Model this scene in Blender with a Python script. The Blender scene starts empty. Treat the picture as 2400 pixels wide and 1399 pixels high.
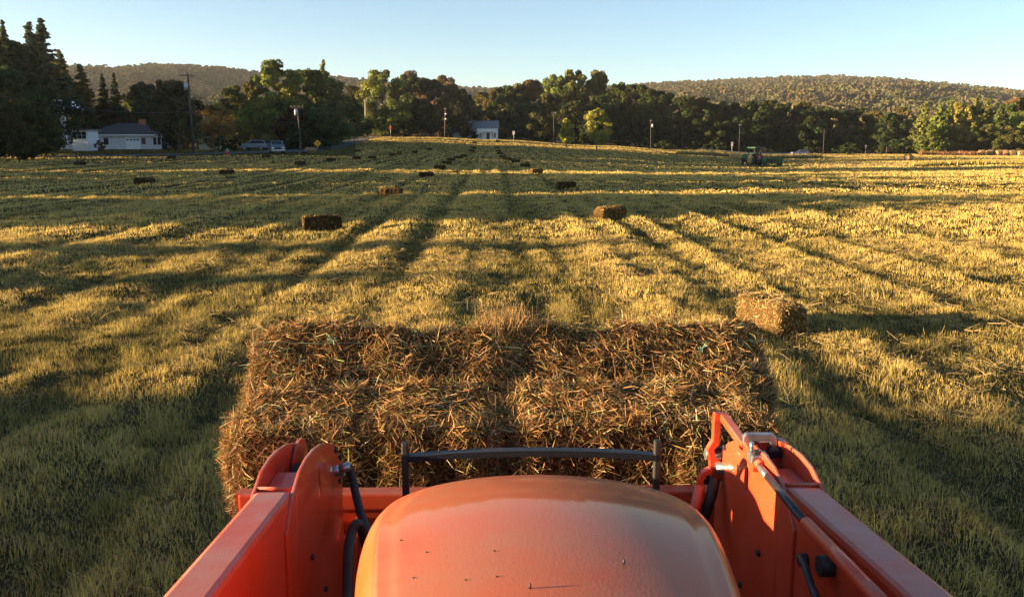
import bpy, bmesh, math, random
import numpy as np
from mathutils import Vector, Matrix
R = math.radians
random.seed(7)
sc = bpy.context.scene

# ---------------------------------------------------------------- camera, sky, sun
CAM_H = 2.45; F = 2000.0; PITCH = R(10.3); YAW = math.atan(40/2000)
cam = bpy.data.objects.new('camera', bpy.data.cameras.new('camera'))
sc.collection.objects.link(cam); sc.camera = cam
cam.location = (0, 0, CAM_H)
cam.rotation_euler = (math.pi/2 - PITCH, 0, -YAW)
cam.data.sensor_width = 36; cam.data.lens = 36*F/2400
cam.data.clip_start = 0.05; cam.data.clip_end = 9000

SUN_EL = 6.6; SUN_AZ = 6.0      # shadows fall towards +x, turned SUN_AZ degrees towards +y
sc.view_settings.view_transform = 'Standard'; sc.view_settings.look = 'None'
sc.view_settings.gamma = 1; sc.view_settings.use_curve_mapping = False
sc.view_settings.exposure = 2.5
w = bpy.data.worlds.new('World'); sc.world = w; w.use_nodes = True
nt = w.node_tree; nt.nodes.clear()
sky = nt.nodes.new('ShaderNodeTexSky'); sky.sky_type = 'NISHITA'; sky.sun_disc = False
sky.sun_elevation = R(SUN_EL); sky.sun_rotation = R(270 - SUN_AZ)
sky.altitude = 300; sky.air_density = 0.8; sky.dust_density = 0.3; sky.ozone_density = 1.7
bg = nt.nodes.new('ShaderNodeBackground'); bg.inputs[1].default_value = 0.055
wo = nt.nodes.new('ShaderNodeOutputWorld')
nt.links.new(sky.outputs[0], bg.inputs[0]); nt.links.new(bg.outputs[0], wo.inputs[0])
sl = bpy.data.lights.new('sun', 'SUN'); so = bpy.data.objects.new('sun', sl); sc.collection.objects.link(so)
sl.energy = 5.0; sl.angle = R(0.5); sl.color = (1.0, 0.70, 0.38)
sd = Vector((math.cos(R(SUN_AZ))*math.cos(R(SUN_EL)), math.sin(R(SUN_AZ))*math.cos(R(SUN_EL)), -math.sin(R(SUN_EL))))
so.rotation_euler = sd.to_track_quat('-Z', 'Y').to_euler()
so.location = (-60, -6, 30)
sc.cycles.max_bounces = 6; sc.cycles.transparent_max_bounces = 8
sc.cycles.diffuse_bounces = 3; sc.cycles.glossy_bounces = 3
sc.cycles.use_denoising = True

# ---------------------------------------------------------------- helpers
fw = Vector((math.sin(YAW)*math.cos(PITCH), math.cos(YAW)*math.cos(PITCH), -math.sin(PITCH)))
rt = Vector((math.cos(YAW), -math.sin(YAW), 0)); up = rt.cross(fw)
def ray(u, v):
    return fw + rt*((u-1200)/F) + up*((700-v)/F)
def at_y(u, v, y):                  # the point on a picture ray that lies at the distance y
    d = ray(u, v); t = y/d.y
    return Vector((0, 0, CAM_H)) + d*t
def at_x(u, v, x):
    d = ray(u, v); t = x/d.x
    return Vector((0, 0, CAM_H)) + d*t

def _hash(ix, iy, s):
    n = (ix*374761393 + iy*668265263 + s*974711) & 0xffffffff
    n = ((n ^ (n >> 13))*1274126177) & 0xffffffff
    return ((n ^ (n >> 16)) & 0xffff)/65535.0
def noise(x, y, s=0):               # smooth value noise in 0..1, arrays
    x = np.asarray(x, float); y = np.asarray(y, float)
    ix = np.floor(x).astype(np.int64); iy = np.floor(y).astype(np.int64)
    fx = x-ix; fy = y-iy; fx = fx*fx*(3-2*fx); fy = fy*fy*(3-2*fy)
    a = _hash(ix, iy, s); b = _hash(ix+1, iy, s); c = _hash(ix, iy+1, s); d = _hash(ix+1, iy+1, s)
    return (a*(1-fx)+b*fx)*(1-fy) + (c*(1-fx)+d*fx)*fy

# terrain: rows are distances, columns lateral ratio x/y
TU = (np.array([-900, 0, 300, 650, 850, 1000, 1166, 1400, 1600, 1800, 2100, 2400, 3300])-1160)/2000
TD = np.array([0, 60, 100, 130, 160, 200, 240, 290, 400, 900])
TZ = np.array([
 [0]*13,
 [.1, .1, 0, 0, 0, 0, 0, 0, 0, 0, 0, 0, 0],
 [.5, .5, .4, .5, .4, .2, 0, -.3, -.6, -.7, -.5, -.3, -.3],
 [.8, .8, .9, 1.1, .9, .5, .2, -.4, -1.0, -1.2, -.9, -.6, -.6],
 [1.3, 1.3, 1.4, 1.5, 1.6, 1.1, .6, 0, -1.0, -1.4, -1.1, -.8, -.8],
 [1.7, 1.7, 1.8, 1.9, 3.0, 2.5, 1.6, .8, -.4, -1.3, -1.0, -.9, -.9],
 [2, 2, 2, 2.2, 4.2, 4.1, 3.3, 1.7, .4, -1.0, -.6, -.9, -.9],
 [2.5, 2.5, 2.5, 2.5, 4.1, 4.0, 3.6, 1.7, .5, -.6, -1.0, -1.3, -1.3],
 [3, 3, 3, 3, 4, 4, 3.4, 2, 1, 0, 0, 0, 0],
 [6]*13], float)
def macro(x, y):
    x = np.asarray(x, float); y = np.asarray(y, float)
    yy = np.maximum(y, 1.0)
    t = np.clip(x/yy, TU[0]+1e-6, TU[-1]-1e-6); d = np.clip(yy, 1.0, 899)
    i = np.clip(np.searchsorted(TU, t)-1, 0, len(TU)-2); j = np.clip(np.searchsorted(TD, d)-1, 0, len(TD)-2)
    a = (t-TU[i])/(TU[i+1]-TU[i]); b = (d-TD[j])/(TD[j+1]-TD[j])
    a = a*a*(3-2*a)
    z = (TZ[j, i]*(1-a)+TZ[j, i+1]*a)*(1-b) + (TZ[j+1, i]*(1-a)+TZ[j+1, i+1]*a)*b
    return z
TRACKS = [(-7.6, .3, .05), (-4.75, .28, .07), (-3.2, .25, .05), (-1.95, .3, .08), (-.75, .2, .03), (.45, .22, .03), (1.15, .2, .06), (2.6, .3, .04), (4.6, .3, .05), (6.4, .3, .04)]
def micro(x, y):
    x = np.asarray(x, float); y = np.asarray(y, float)
    wob = (noise(x*.1, y*.05, 11)-.5)*.4
    xr = x + wob
    h = .18*(noise(xr/.55, y/26, 20)-.5) + .08*(noise(xr/.9, y/8, 2)-.5) + .085*(noise(x/.6, y/.8, 3)-.5) + .04*(noise(x/.22, y/.25, 4)-.5)
    for (c, s, a) in TRACKS:
        h = h - a*np.exp(-((xr-c)/s)**2)*(.25+1.1*noise(x*0+c*3.1, y/1.7, 5))*np.clip(1.1-y/45, .12, 1)
    return h*np.clip(1.15-np.abs(y)/260, .25, 1)
def ground(x, y): return macro(x, y)+micro(x, y)
def gz(x, y): return float(macro(np.array([x]), np.array([y]))[0])
def onground(u, v, dmax=420):       # where a picture ray meets the field
    d = ray(u, v); o = Vector((0, 0, CAM_H)); t = 3.0
    while t < dmax:
        p = o + d*t
        if p.z <= gz(p.x, p.y): return Vector((p.x, p.y, gz(p.x, p.y)))
        t += .1 + t*.002
    return None
def at_d(u, D):                     # on the field at a distance D in the direction of column u
    d = ray(u, 335); x = d.x/d.y*D
    return Vector((x, D, gz(x, D)))

def tag(o, label=None, cat=None, group=None, kind=None):
    if label: o['label'] = label
    if cat: o['category'] = cat
    if group: o['group'] = group
    if kind: o['kind'] = kind
    return o
def empty(name, loc=(0, 0, 0), rz=0):
    o = bpy.data.objects.new(name, None); o.empty_display_size = .2
    o.location = loc; o.rotation_euler = (0, 0, rz); sc.collection.objects.link(o); return o
def link(name, me, parent=None, loc=None):
    o = bpy.data.objects.new(name, me); sc.collection.objects.link(o)
    if parent: o.parent = parent
    if loc is not None: o.location = loc
    return o
def np_mesh(name, V, Fc, mats, colors=None, smooth=False, fmat=None):
    """V (n,3), Fc (m,k) constant-size faces"""
    me = bpy.data.meshes.new(name); V = np.ascontiguousarray(V, np.float32); Fc = np.ascontiguousarray(Fc, np.int32)
    k = Fc.shape[1]; me.vertices.add(len(V)); me.vertices.foreach_set('co', V.ravel())
    me.loops.add(Fc.size); me.loops.foreach_set('vertex_index', Fc.ravel())
    me.polygons.add(len(Fc)); me.polygons.foreach_set('loop_start', np.arange(0, Fc.size, k, dtype=np.int32))
    if smooth: me.polygons.foreach_set('use_smooth', np.ones(len(Fc), bool))
    if colors is not None:
        at = me.color_attributes.new('col', 'FLOAT_COLOR', 'POINT')
        c = np.ones((len(V), 4), np.float32); c[:, :3] = colors; at.data.foreach_set('color', c.ravel())
    me.update(calc_edges=True)
    for m in (mats if isinstance(mats, (list, tuple)) else [mats]): me.materials.append(m)
    if fmat is not None: me.polygons.foreach_set('material_index', np.asarray(fmat, np.int32))
    me.validate(); return me

class MB:
    def __init__(s): s.bm = bmesh.new()
    def box(s, c, d, rot=None, bev=0):
        r = bmesh.ops.create_cube(s.bm, size=1); vs = r['verts']
        M = Matrix.Translation(c) @ (rot.to_4x4() if rot else Matrix.Identity(4)) @ Matrix.Diagonal((*d, 1))
        bmesh.ops.transform(s.bm, matrix=M, verts=vs)
        if bev:
            es = list({e for v in vs for e in v.link_edges})
            bmesh.ops.bevel(s.bm, geom=es, offset=bev, segments=2, affect='EDGES', profile=.5)
        return s
    def tube(s, pts, rad, n=10, caps=True):
        pts = [Vector(p) for p in pts]; rs = rad if isinstance(rad, (list, tuple)) else [rad]*len(pts)
        rings = []; prev = None
        for i, p in enumerate(pts):
            t = (pts[min(i+1, len(pts)-1)] - pts[max(i-1, 0)]).normalized()
            a = prev if prev is not None else (Vector((0, 0, 1)) if abs(t.z) < .9 else Vector((1, 0, 0)))
            a = (a - t*a.dot(t)).normalized(); prev = a; b = t.cross(a)
            rings.append([s.bm.verts.new(p + (a*math.cos(k*2*math.pi/n)+b*math.sin(k*2*math.pi/n))*rs[i]) for k in range(n)])
        for i in range(len(rings)-1):
            for k in range(n):
                f = s.bm.faces.new((rings[i][k], rings[i][(k+1) % n], rings[i+1][(k+1) % n], rings[i+1][k])); f.smooth = n > 5
        if caps:
            s.bm.faces.new(rings[0][::-1]); s.bm.faces.new(rings[-1])
        return s
    def plate(s, poly, x0, x1, holes=(), axis='x', bev=0):
        """polygon (a,b) extruded along an axis; axis x: (y,z), axis y: (x,z), axis z: (x,y)"""
        def mk(a, b, c):
            return {'x': (c, a, b), 'y': (a, c, b), 'z': (a, b, c)}[axis]
        loops = [poly] + list(holes); es = []; L0 = []
        for lp in loops:
            vs = [s.bm.verts.new(mk(a, b, x0)) for a, b in lp]; L0.append(vs)
            es += [s.bm.edges.new((vs[i], vs[(i+1) % len(vs)])) for i in range(len(vs))]
        if holes: fs = [g for g in bmesh.ops.triangle_fill(s.bm, edges=es, use_beauty=True)['geom'] if isinstance(g, bmesh.types.BMFace)]
        else: fs = [s.bm.faces.new(L0[0])]
        ext = bmesh.ops.extrude_face_region(s.bm, geom=fs)
        nv = [g for g in ext['geom'] if isinstance(g, bmesh.types.BMVert)]
        d = Vector(mk(0, 0, x1)) - Vector(mk(0, 0, x0))
        bmesh.ops.translate(s.bm, vec=d, verts=nv)
        return s
    def quad(s, a, b, c, d):
        s.bm.faces.new([s.bm.verts.new(p) for p in (a, b, c, d)]); return s
    def sphere(s, c, r, n=12, sc3=(1, 1, 1)):
        q = bmesh.ops.create_uvsphere(s.bm, u_segments=n, v_segments=max(6, n//2+2), radius=1)
        bmesh.ops.transform(s.bm, matrix=Matrix.Translation(c) @ Matrix.Diagonal((r*sc3[0], r*sc3[1], r*sc3[2], 1)), verts=q['verts'])
        for v in q['verts']:
            for f in v.link_faces: f.smooth = True
        return s
    def build(s, name, mat, parent=None, loc=None, bev=0):
        bmesh.ops.recalc_face_normals(s.bm, faces=s.bm.faces)
        me = bpy.data.meshes.new(name); s.bm.to_mesh(me); s.bm.free()
        for m in (mat if isinstance(mat, (list, tuple)) else [mat]): me.materials.append(m)
        o = link(name, me, parent, loc)
        if bev:
            b = o.modifiers.new('b', 'BEVEL'); b.width = bev; b.segments = 2; b.limit_method = 'ANGLE'; b.angle_limit = R(40)
        return o

# ---------------------------------------------------------------- materials
def mat(name, col=(.5, .5, .5), rough=.8, metal=0, noise_amt=0, nscale=8, col2=None, bump=0, bscale=30, coat=0, coord='Object', spec=.5):
    m = bpy.data.materials.new(name); m.use_nodes = True; n = m.node_tree; p = n.nodes['Principled BSDF']
    p.inputs['Base Color'].default_value = (*col, 1); p.inputs['Roughness'].default_value = rough
    p.inputs['Metallic'].default_value = metal; p.inputs['Coat Weight'].default_value = coat
    p.inputs['Specular IOR Level'].default_value = spec
    tc = n.nodes.new('ShaderNodeTexCoord')
    if noise_amt or col2:
        nz = n.nodes.new('ShaderNodeTexNoise'); nz.inputs['Scale'].default_value = nscale; nz.inputs['Detail'].default_value = 5
        n.links.new(tc.outputs[coord], nz.inputs['Vector'])
        mx = n.nodes.new('ShaderNodeMix'); mx.data_type = 'RGBA'
        c2 = col2 or tuple(c*(1-noise_amt) for c in col)
        mx.inputs[6].default_value = (*col, 1); mx.inputs[7].default_value = (*c2, 1)
        rp = n.nodes.new('ShaderNodeMapRange'); rp.inputs[1].default_value = .35; rp.inputs[2].default_value = .65
        n.links.new(nz.outputs[0], rp.inputs[0]); n.links.new(rp.outputs[0], mx.inputs[0]); n.links.new(mx.outputs[2], p.inputs['Base Color'])
    if bump:
        bz = n.nodes.new('ShaderNodeTexNoise'); bz.inputs['Scale'].default_value = bscale; bz.inputs['Detail'].default_value = 4
        n.links.new(tc.outputs[coord], bz.inputs['Vector'])
        bp = n.nodes.new('ShaderNodeBump'); bp.inputs['Strength'].default_value = bump; bp.inputs['Distance'].default_value = .05
        n.links.new(bz.outputs[0], bp.inputs['Height']); n.links.new(bp.outputs[0], p.inputs['Normal'])
    return m
def mat_attr(name, rough=.7, trans=.3, objcol=False, hue=0):
    """foliage, grass and hay: vertex colour (the plant's own colour) with some light passing through"""
    m = bpy.data.materials.new(name); m.use_nodes = True; n = m.node_tree; n.nodes.clear()
    out = n.nodes.new('ShaderNodeOutputMaterial'); at = n.nodes.new('ShaderNodeAttribute'); at.attribute_name = 'col'
    col = at.outputs['Color']
    if objcol:
        oi = n.nodes.new('ShaderNodeObjectInfo'); mx = n.nodes.new('ShaderNodeMix'); mx.data_type = 'RGBA'; mx.blend_type = 'MULTIPLY'
        mx.inputs[0].default_value = 1; n.links.new(col, mx.inputs[6]); n.links.new(oi.outputs['Color'], mx.inputs[7]); col = mx.outputs[2]
    d = n.nodes.new('ShaderNodeBsdfDiffuse'); t = n.nodes.new('ShaderNodeBsdfTranslucent'); ms = n.nodes.new('ShaderNodeMixShader')
    ms.inputs[0].default_value = trans
    n.links.new(col, d.inputs[0]); n.links.new(col, t.inputs[0]); n.links.new(d.outputs[0], ms.inputs[1]); n.links.new(t.outputs[0], ms.inputs[2])
    n.links.new(ms.outputs[0], out.inputs[0]); return m

def paint(name, col, dust, dmin=.45, dmax=.62, rough=.32, dscale=5, damt=.55, coat=.3):
    """machine enamel with a film of field dust lying on it"""
    m = bpy.data.materials.new(name); m.use_nodes = True; n = m.node_tree; p = n.nodes['Principled BSDF']
    tc = n.nodes.new('ShaderNodeTexCoord')
    nz = n.nodes.new('ShaderNodeTexNoise'); nz.inputs['Scale'].default_value = dscale; nz.inputs['Detail'].default_value = 8; nz.inputs['Roughness'].default_value = .65
    n.links.new(tc.outputs['Object'], nz.inputs['Vector'])
    mr = n.nodes.new('ShaderNodeMapRange'); mr.inputs[1].default_value = dmin-.1; mr.inputs[2].default_value = dmax; mr.inputs[3].default_value = .12; mr.inputs[4].default_value = damt
    n.links.new(nz.outputs[0], mr.inputs[0])
    n2 = n.nodes.new('ShaderNodeTexNoise'); n2.inputs['Scale'].default_value = 160; n2.inputs['Detail'].default_value = 3
    n.links.new(tc.outputs['Object'], n2.inputs['Vector'])
    m2 = n.nodes.new('ShaderNodeMapRange'); m2.inputs[1].default_value = .60; m2.inputs[2].default_value = .70; m2.inputs[3].default_value = 0; m2.inputs[4].default_value = .7
    n.links.new(n2.outputs[0], m2.inputs[0])
    mxx = n.nodes.new('ShaderNodeMath'); mxx.operation = 'MAXIMUM'; n.links.new(mr.outputs[0], mxx.inputs[0]); n.links.new(m2.outputs[0], mxx.inputs[1])
    geo = n.nodes.new('ShaderNodeNewGeometry'); sx = n.nodes.new('ShaderNodeSeparateXYZ'); n.links.new(geo.outputs['Normal'], sx.inputs[0])
    um = n.nodes.new('ShaderNodeMapRange'); um.inputs[1].default_value = .2; um.inputs[2].default_value = .95; um.inputs[3].default_value = .2; um.inputs[4].default_value = 1
    n.links.new(sx.outputs['Z'], um.inputs[0])
    mul = n.nodes.new('ShaderNodeMath'); mul.operation = 'MULTIPLY'; n.links.new(mxx.outputs[0], mul.inputs[0]); n.links.new(um.outputs[0], mul.inputs[1])
    mx = n.nodes.new('ShaderNodeMix'); mx.data_type = 'RGBA'; mx.inputs[6].default_value = (*col, 1); mx.inputs[7].default_value = (*dust, 1)
    n.links.new(mul.outputs[0], mx.inputs[0]); n.links.new(mx.outputs[2], p.inputs['Base Color'])
    ra = n.nodes.new('ShaderNodeMapRange'); ra.inputs[3].default_value = rough; ra.inputs[4].default_value = .75
    n.links.new(mul.outputs[0], ra.inputs[0]); n.links.new(ra.outputs[0], p.inputs['Roughness'])
    p.inputs['Coat Weight'].default_value = coat; p.inputs['Coat Roughness'].default_value = .06; p.inputs['Coat IOR'].default_value = 1.5; p.inputs['Specular IOR Level'].default_value = .08
    bp = n.nodes.new('ShaderNodeBump'); bp.inputs['Strength'].default_value = .05; bp.inputs['Distance'].default_value = .01
    n.links.new(n2.outputs[0], bp.inputs['Height']); n.links.new(bp.outputs[0], p.inputs['Normal'])
    return m

M_grass = mat_attr('grass_blades', trans=.3)
M_leaf = mat_attr('foliage', trans=.22, objcol=True)
M_hay = mat_attr('hay_strands', trans=.12)
M_bark = mat('bark', (.11, .085, .06), .95, nscale=4, noise_amt=.5, bump=.5, bscale=12)
M_barkpale = mat('pale_bark', (.3, .26, .2), .95, nscale=4, noise_amt=.4)
M_orange = paint('orange_enamel', (.54, .052, .012), (.40, .27, .23), rough=.38, damt=.6)
M_hood = paint('orange_hood_enamel', (.55, .095, .021), (.37, .20, .12), rough=.5, damt=.52, coat=.42, dscale=3)
M_boomtop = M_orange
M_dark = mat('dark_steel', (.035, .035, .04), .45, noise_amt=.4, nscale=20, metal=.3)
M_black = mat('black_rubber', (.02, .02, .02), .6, noise_amt=.3, nscale=30)
M_guard = paint('black_guard_paint', (.018, .02, .026), (.09, .08, .07), rough=.4, damt=.2, coat=.15)
M_zinc = mat('zinc_steel', (.45, .46, .47), .35, metal=.85, noise_amt=.3, nscale=30)
M_white = mat('white_siding', (.66, .67, .67), .8, noise_amt=.12, nscale=2)
M_whitetrim = mat('white_trim', (.82, .82, .81), .7)
M_yellowwall = mat('pale_yellow_siding', (.62, .64, .42), .85, noise_amt=.12, nscale=2)
M_roof = mat('dark_shingle', (.06, .058, .06), .9, noise_amt=.35, nscale=3)
M_roofgrey = mat('grey_roof', (.2, .22, .24), .8, noise_amt=.25, nscale=3)
M_brick = mat('brick', (.42, .17, .09), .9, noise_amt=.3, nscale=6)
M_glass = mat('window_glass', (.02, .025, .03), .12, spec=.8)
M_pole = mat('weathered_pole_shaded', (.075, .065, .055), .9, noise_amt=.4, nscale=5)  # pole wood darkened to stand for the shade on the poles
M_polelit = mat('pale_pole_sunlit', (.38, .3, .2), .9, noise_amt=.3, nscale=5)  # lighter copy of the pole wood, with the sunlight in its colour
M_tarmac = mat('road_asphalt', (.036, .042, .056), .85, noise_amt=.25, nscale=2, coord='Object')
M_galv = mat('galvanised', (.4, .42, .44), .5, metal=.5, noise_amt=.2)
M_soil = mat('field_soil', (.042, .038, .018), 1, nscale=1.2, col2=(.075, .062, .028), bump=.6, bscale=6, spec=0)
M_hill = mat('hill_floor', (.05, .05, .025), 1, noise_amt=.5, nscale=.02)

# ---------------------------------------------------------------- field (one sheet reaching past the hills)
def grid_mesh(xs, ys, zf, name, m):
    X, Y = np.meshgrid(xs, ys); Z = zf(X, Y); V = np.stack([X, Y, Z], -1).reshape(-1, 3)
    a = np.arange(len(ys)-1)[:, None]*len(xs) + np.arange(len(xs)-1)[None, :]
    Fc = np.stack([a, a+1, a+1+len(xs), a+len(xs)], -1).reshape(-1, 4)
    return np_mesh(name, V, Fc, m, smooth=True)
def spaced(brk):
    out = [brk[0][0]]
    for (a, b, s) in brk:
        n = max(1, int(round((b-a)/s))); out += list(np.linspace(a, b, n+1)[1:])
    return np.array(out)
xs = spaced([(-4000, -400, 300), (-400, -40, 6), (-40, -12, .5), (-12, 12, .12), (12, 40, .5), (40, 400, 6), (400, 4000, 300)])
ys = spaced([(-600, -20, 40), (-20, 2, 1), (2, 22, .12), (22, 60, .4), (60, 320, 3), (320, 900, 30), (900, 6000, 400)])
fo = link('field', grid_mesh(xs, ys, ground, 'field', M_soil)); tag(fo, kind='structure')

# grass and stubble: real blades over the field, finer close by
rng = np.random.default_rng(3)
def straw_green(x, y, n):
    xr = x + (noise(x*.1, y*.05, 11)-.5)*.4; y = np.asarray(y)
    g = .46*(1-noise(xr/.55, y/26, 20))+.22*noise(x/1.1, y/2.6, 21)+.22*noise(x/.3, y/.4, 22)+.12*rng.random(n)
    for (c_, s_, a_) in TRACKS: g = g + a_*1.6*np.exp(-((xr-c_)/s_)**2)*np.clip(1.2-y/45, .1, 1)
    g = np.clip((g-.40)*2.4 - .30*np.clip((y-12)/30, 0, 1) - .16*np.clip((9.5-y)/4, 0, 1), 0, 1)
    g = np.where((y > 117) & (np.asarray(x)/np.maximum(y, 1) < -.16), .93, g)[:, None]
    rnd = rng.random(n)[:, None]
    straw = np.array([[.58, .45, .13]])*(.55+.8*rnd)
    pink = np.array([[.52, .35, .17]])*(.55+.7*rnd)
    green = np.array([[.118, .117, .038]])*(.5+.9*rnd)
    k = (rng.random(n)[:, None] < .25)
    s = np.where(k, pink, straw)
    return s*(1-g)+green*g
def blades(n, x, y, hmin, hmax, wd, lean, seg2=False, flat=0.0):
    z = ground(x, y)
    cl = .35+1.2*noise(x/.22, y/.25, 31)**1.5*(.5+noise(x/1.3, y/1.6, 32))
    h = (hmin+(hmax-hmin)*rng.random(n)**1.5)*cl
    az = rng.random(n)*2*math.pi; la = noise(x/.16, y/.16, 61)*4*math.pi + rng.normal(size=n)*.7; la = np.where(rng.random(n) < .35, rng.random(n)*6.28, la); lr = h*lean*(.15+1.5*rng.random(n)**2)
    dx = np.cos(az)*wd*.5; dy = np.sin(az)*wd*.5; z0 = z-.012
    lx = np.cos(la)*lr; ly = np.sin(la)*lr
    c = straw_green(x, y, n)
    if not seg2:
        V = np.empty((n, 3, 3)); V[:, 0] = np.stack([x-dx, y-dy, z0], -1); V[:, 1] = np.stack([x+dx, y+dy, z0], -1)
        V[:, 2] = np.stack([x+lx, y+ly, z+h], -1)
        return V.reshape(-1, 3), np.arange(3*n).reshape(-1, 3), np.repeat(c, 3, 0)
    V = np.empty((n, 5, 3)); k = .85
    V[:, 0] = np.stack([x-dx, y-dy, z0], -1); V[:, 1] = np.stack([x+dx, y+dy, z0], -1)
    mx, my, mz = x+lx*.35, y+ly*.35, z+h*.62
    V[:, 2] = np.stack([mx-dx*k, my-dy*k, mz], -1); V[:, 3] = np.stack([mx+dx*k, my+dy*k, mz], -1)
    V[:, 4] = np.stack([x+lx*1.3, y+ly*1.3, z+h*.97], -1)
    b = np.arange(n)[:, None]*5
    Fc = np.concatenate([b+[0, 1, 3], b+[0, 3, 2], b+[2, 3, 4]], 0)
    return V.reshape(-1, 3), Fc, np.repeat(c, 5, 0)
def wedge(n, d0, d1, marg=1.6, p=1.0):
    d = d0+(d1-d0)*rng.random(n)**p
    # area-uniform
    d = np.sqrt(d0**2+(d1**2-d0**2)*rng.random(n))
    half = .63*d+marg; x = (rng.random(n)*2-1)*half + .02*d
    return x, d
parts = []
for (d0, d1, dens, h0, h1, wd, lean, s2) in [
        (2.6, 7.5, 2900, .025, .105, .0056, .85, True), (7.5, 13, 2100, .025, .10, .0078, .75, False), (13, 22, 850, .04, .115, .013, .8, False),
        (22, 42, 230, .05, .13, .028, .6, False), (42, 90, 52, .05, .12, .07, .4, False), (90, 260, 7.5, .06, .13, .2, .3, False)]:
    area = .63*(d1*d1-d0*d0)+3.2*(d1-d0); n = int(area*dens); x, y = wedge(n, d0, d1)
    if d0 >= 90:
        tt = x/y; keep = (y < 172) | (tt > -.2); x = x[keep]; y = y[keep]; n = len(x)
    parts.append(blades(n, x, y, h0, h1, wd, lean, s2))
V = []; Fc = []; C = []; off = 0
for v, f, c in parts: V.append(v); Fc.append(f+off); C.append(c); off += len(v)
g = link('grass', np_mesh('grass', np.concatenate(V), np.concatenate(Fc), M_grass, np.concatenate(C)))
tag(g, 'golden green cut grass and stubble covering the hay field', 'grass', kind='stuff')
# loose hay lying on the stubble
def strands(P, D, L, wd, C, bend=.3):
    """P start (n,3), D direction (n,3), each a bent strip of two quads"""
    n = len(P); D = D/np.linalg.norm(D, axis=1, keepdims=True)
    a = rng.normal(size=(n, 3)); S = np.cross(D, a); S /= np.linalg.norm(S, axis=1, keepdims=True)+1e-9
    Nn = np.cross(D, S); L = L[:, None]; wd = wd[:, None] if np.ndim(wd) else np.full((n, 1), wd)
    B = Nn*L*bend*(rng.random((n, 1))-.3)
    P1 = P+D*L*.5+B*.6; P2 = P+D*L
    V = np.stack([P-S*wd/2, P+S*wd/2, P1-S*wd/2, P1+S*wd/2, P2-S*wd/3, P2+S*wd/3], 1).reshape(-1, 3)
    b = np.arange(n)[:, None]*6
    return V, np.concatenate([b+[0, 1, 3, 2], b+[2, 3, 5, 4]], 0), np.repeat(C, 6, 0)
n = 120000; x, y = wedge(n, 2.8, 22); keep = (.5*noise(x/.8, y/1.6, 41)+.5*noise(x/.5, y/20, 20) > .50+.09*rng.normal(size=n)) & (rng.random(n) < .16+5/y**1.2); x = x[keep]; y = y[keep]; n = len(x)
zz = ground(x, y)+.01+.07*rng.random(n); az = rng.random(n)*2*math.pi
D = np.stack([np.cos(az), np.sin(az), rng.normal(size=n)*.3], -1)
v, f, c = strands(np.stack([x, y, zz], -1), D, .05+.2*rng.random(n)**2, np.clip(.0005*y, .0024, .006), np.where(rng.random((n, 1)) < .55, np.array([[.26, .19, .09]]), np.array([[.50, .36, .18]]))*(.4+.8*rng.random((n, 1))))
tag(link('loose_hay', np_mesh('loose_hay', v, f, M_hay, c)), 'loose strands of pale cut hay scattered over the stubble', 'loose hay', kind='stuff')

# ---------------------------------------------------------------- hay bales
BL, BW, BH = 1.05, .48, .40
def bale_body(L, W, H, seed, cell=.045, lump=.02):
    """a small square bale along x: box with rounded edges, flake ridges across its length; returns V,F and a sampler"""
    r = np.random.default_rng(seed)
    nx, ny, nz = max(6, int(L/cell)), max(4, int(W/cell)), max(4, int(H/cell))
    bm = bmesh.new(); bmesh.ops.create_cube(bm, size=1)
    bm.free()
    V = []; Fq = []
    def face(o, a, b, na, nb):
        base = len(V)
        for i in range(na+1):
            for j in range(nb+1): V.append(o + a*(i/na) + b*(j/nb))
        for i in range(na):
            for j in range(nb):
                k = base+i*(nb+1)+j; Fq.append((k, k+nb+1, k+nb+2, k+1))
    x = np.array([1., 0, 0]); yv = np.array([0, 1., 0]); z = np.array([0, 0, 1.]); h = np.array([-.5, -.5, -.5])
    face(h, x, z, nx, nz); face(h+yv, z, x, nz, nx); face(h, z, yv, nz, ny); face(h+x, yv, z, ny, nz); face(h+z, x, yv, nx, ny); face(h, yv, x, ny, nx)
    V = np.array(V); P = V*2
    # rounding
    q = np.abs(P)**9; rad = q.sum(1)**(1/9); P = P/np.maximum(rad, 1)[:, None]
    S = P*.5*np.array([L, W, H])
    fl = S[:, 0]*24+seed
    side = np.abs(P[:, 1])**4
    rid = (noise(S[:, 0]*11+seed*2.3+.6*noise(S[:, 1]*5, S[:, 2]*5+seed, seed), S[:, 2]*1.5+seed, seed+4)-.5)*lump*(.7+2.2*side)
    rid += (noise(S[:, 0]*5+seed, S[:, 1]*5+S[:, 2]*4.3, seed+7)-.5)*lump*1.5
    rid += (noise(S[:, 0]*9+seed*3, S[:, 1]*9+S[:, 2]*7, seed+1)-.5)*lump*1.6
    sag = 1-.05*np.abs(P[:, 0])**6
    N = P/np.linalg.norm(P, axis=1, keepdims=True)
    S = S*np.stack([np.ones(len(S)), sag, sag], -1) + N*rid[:, None]
    return S, np.array(Fq), N
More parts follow.
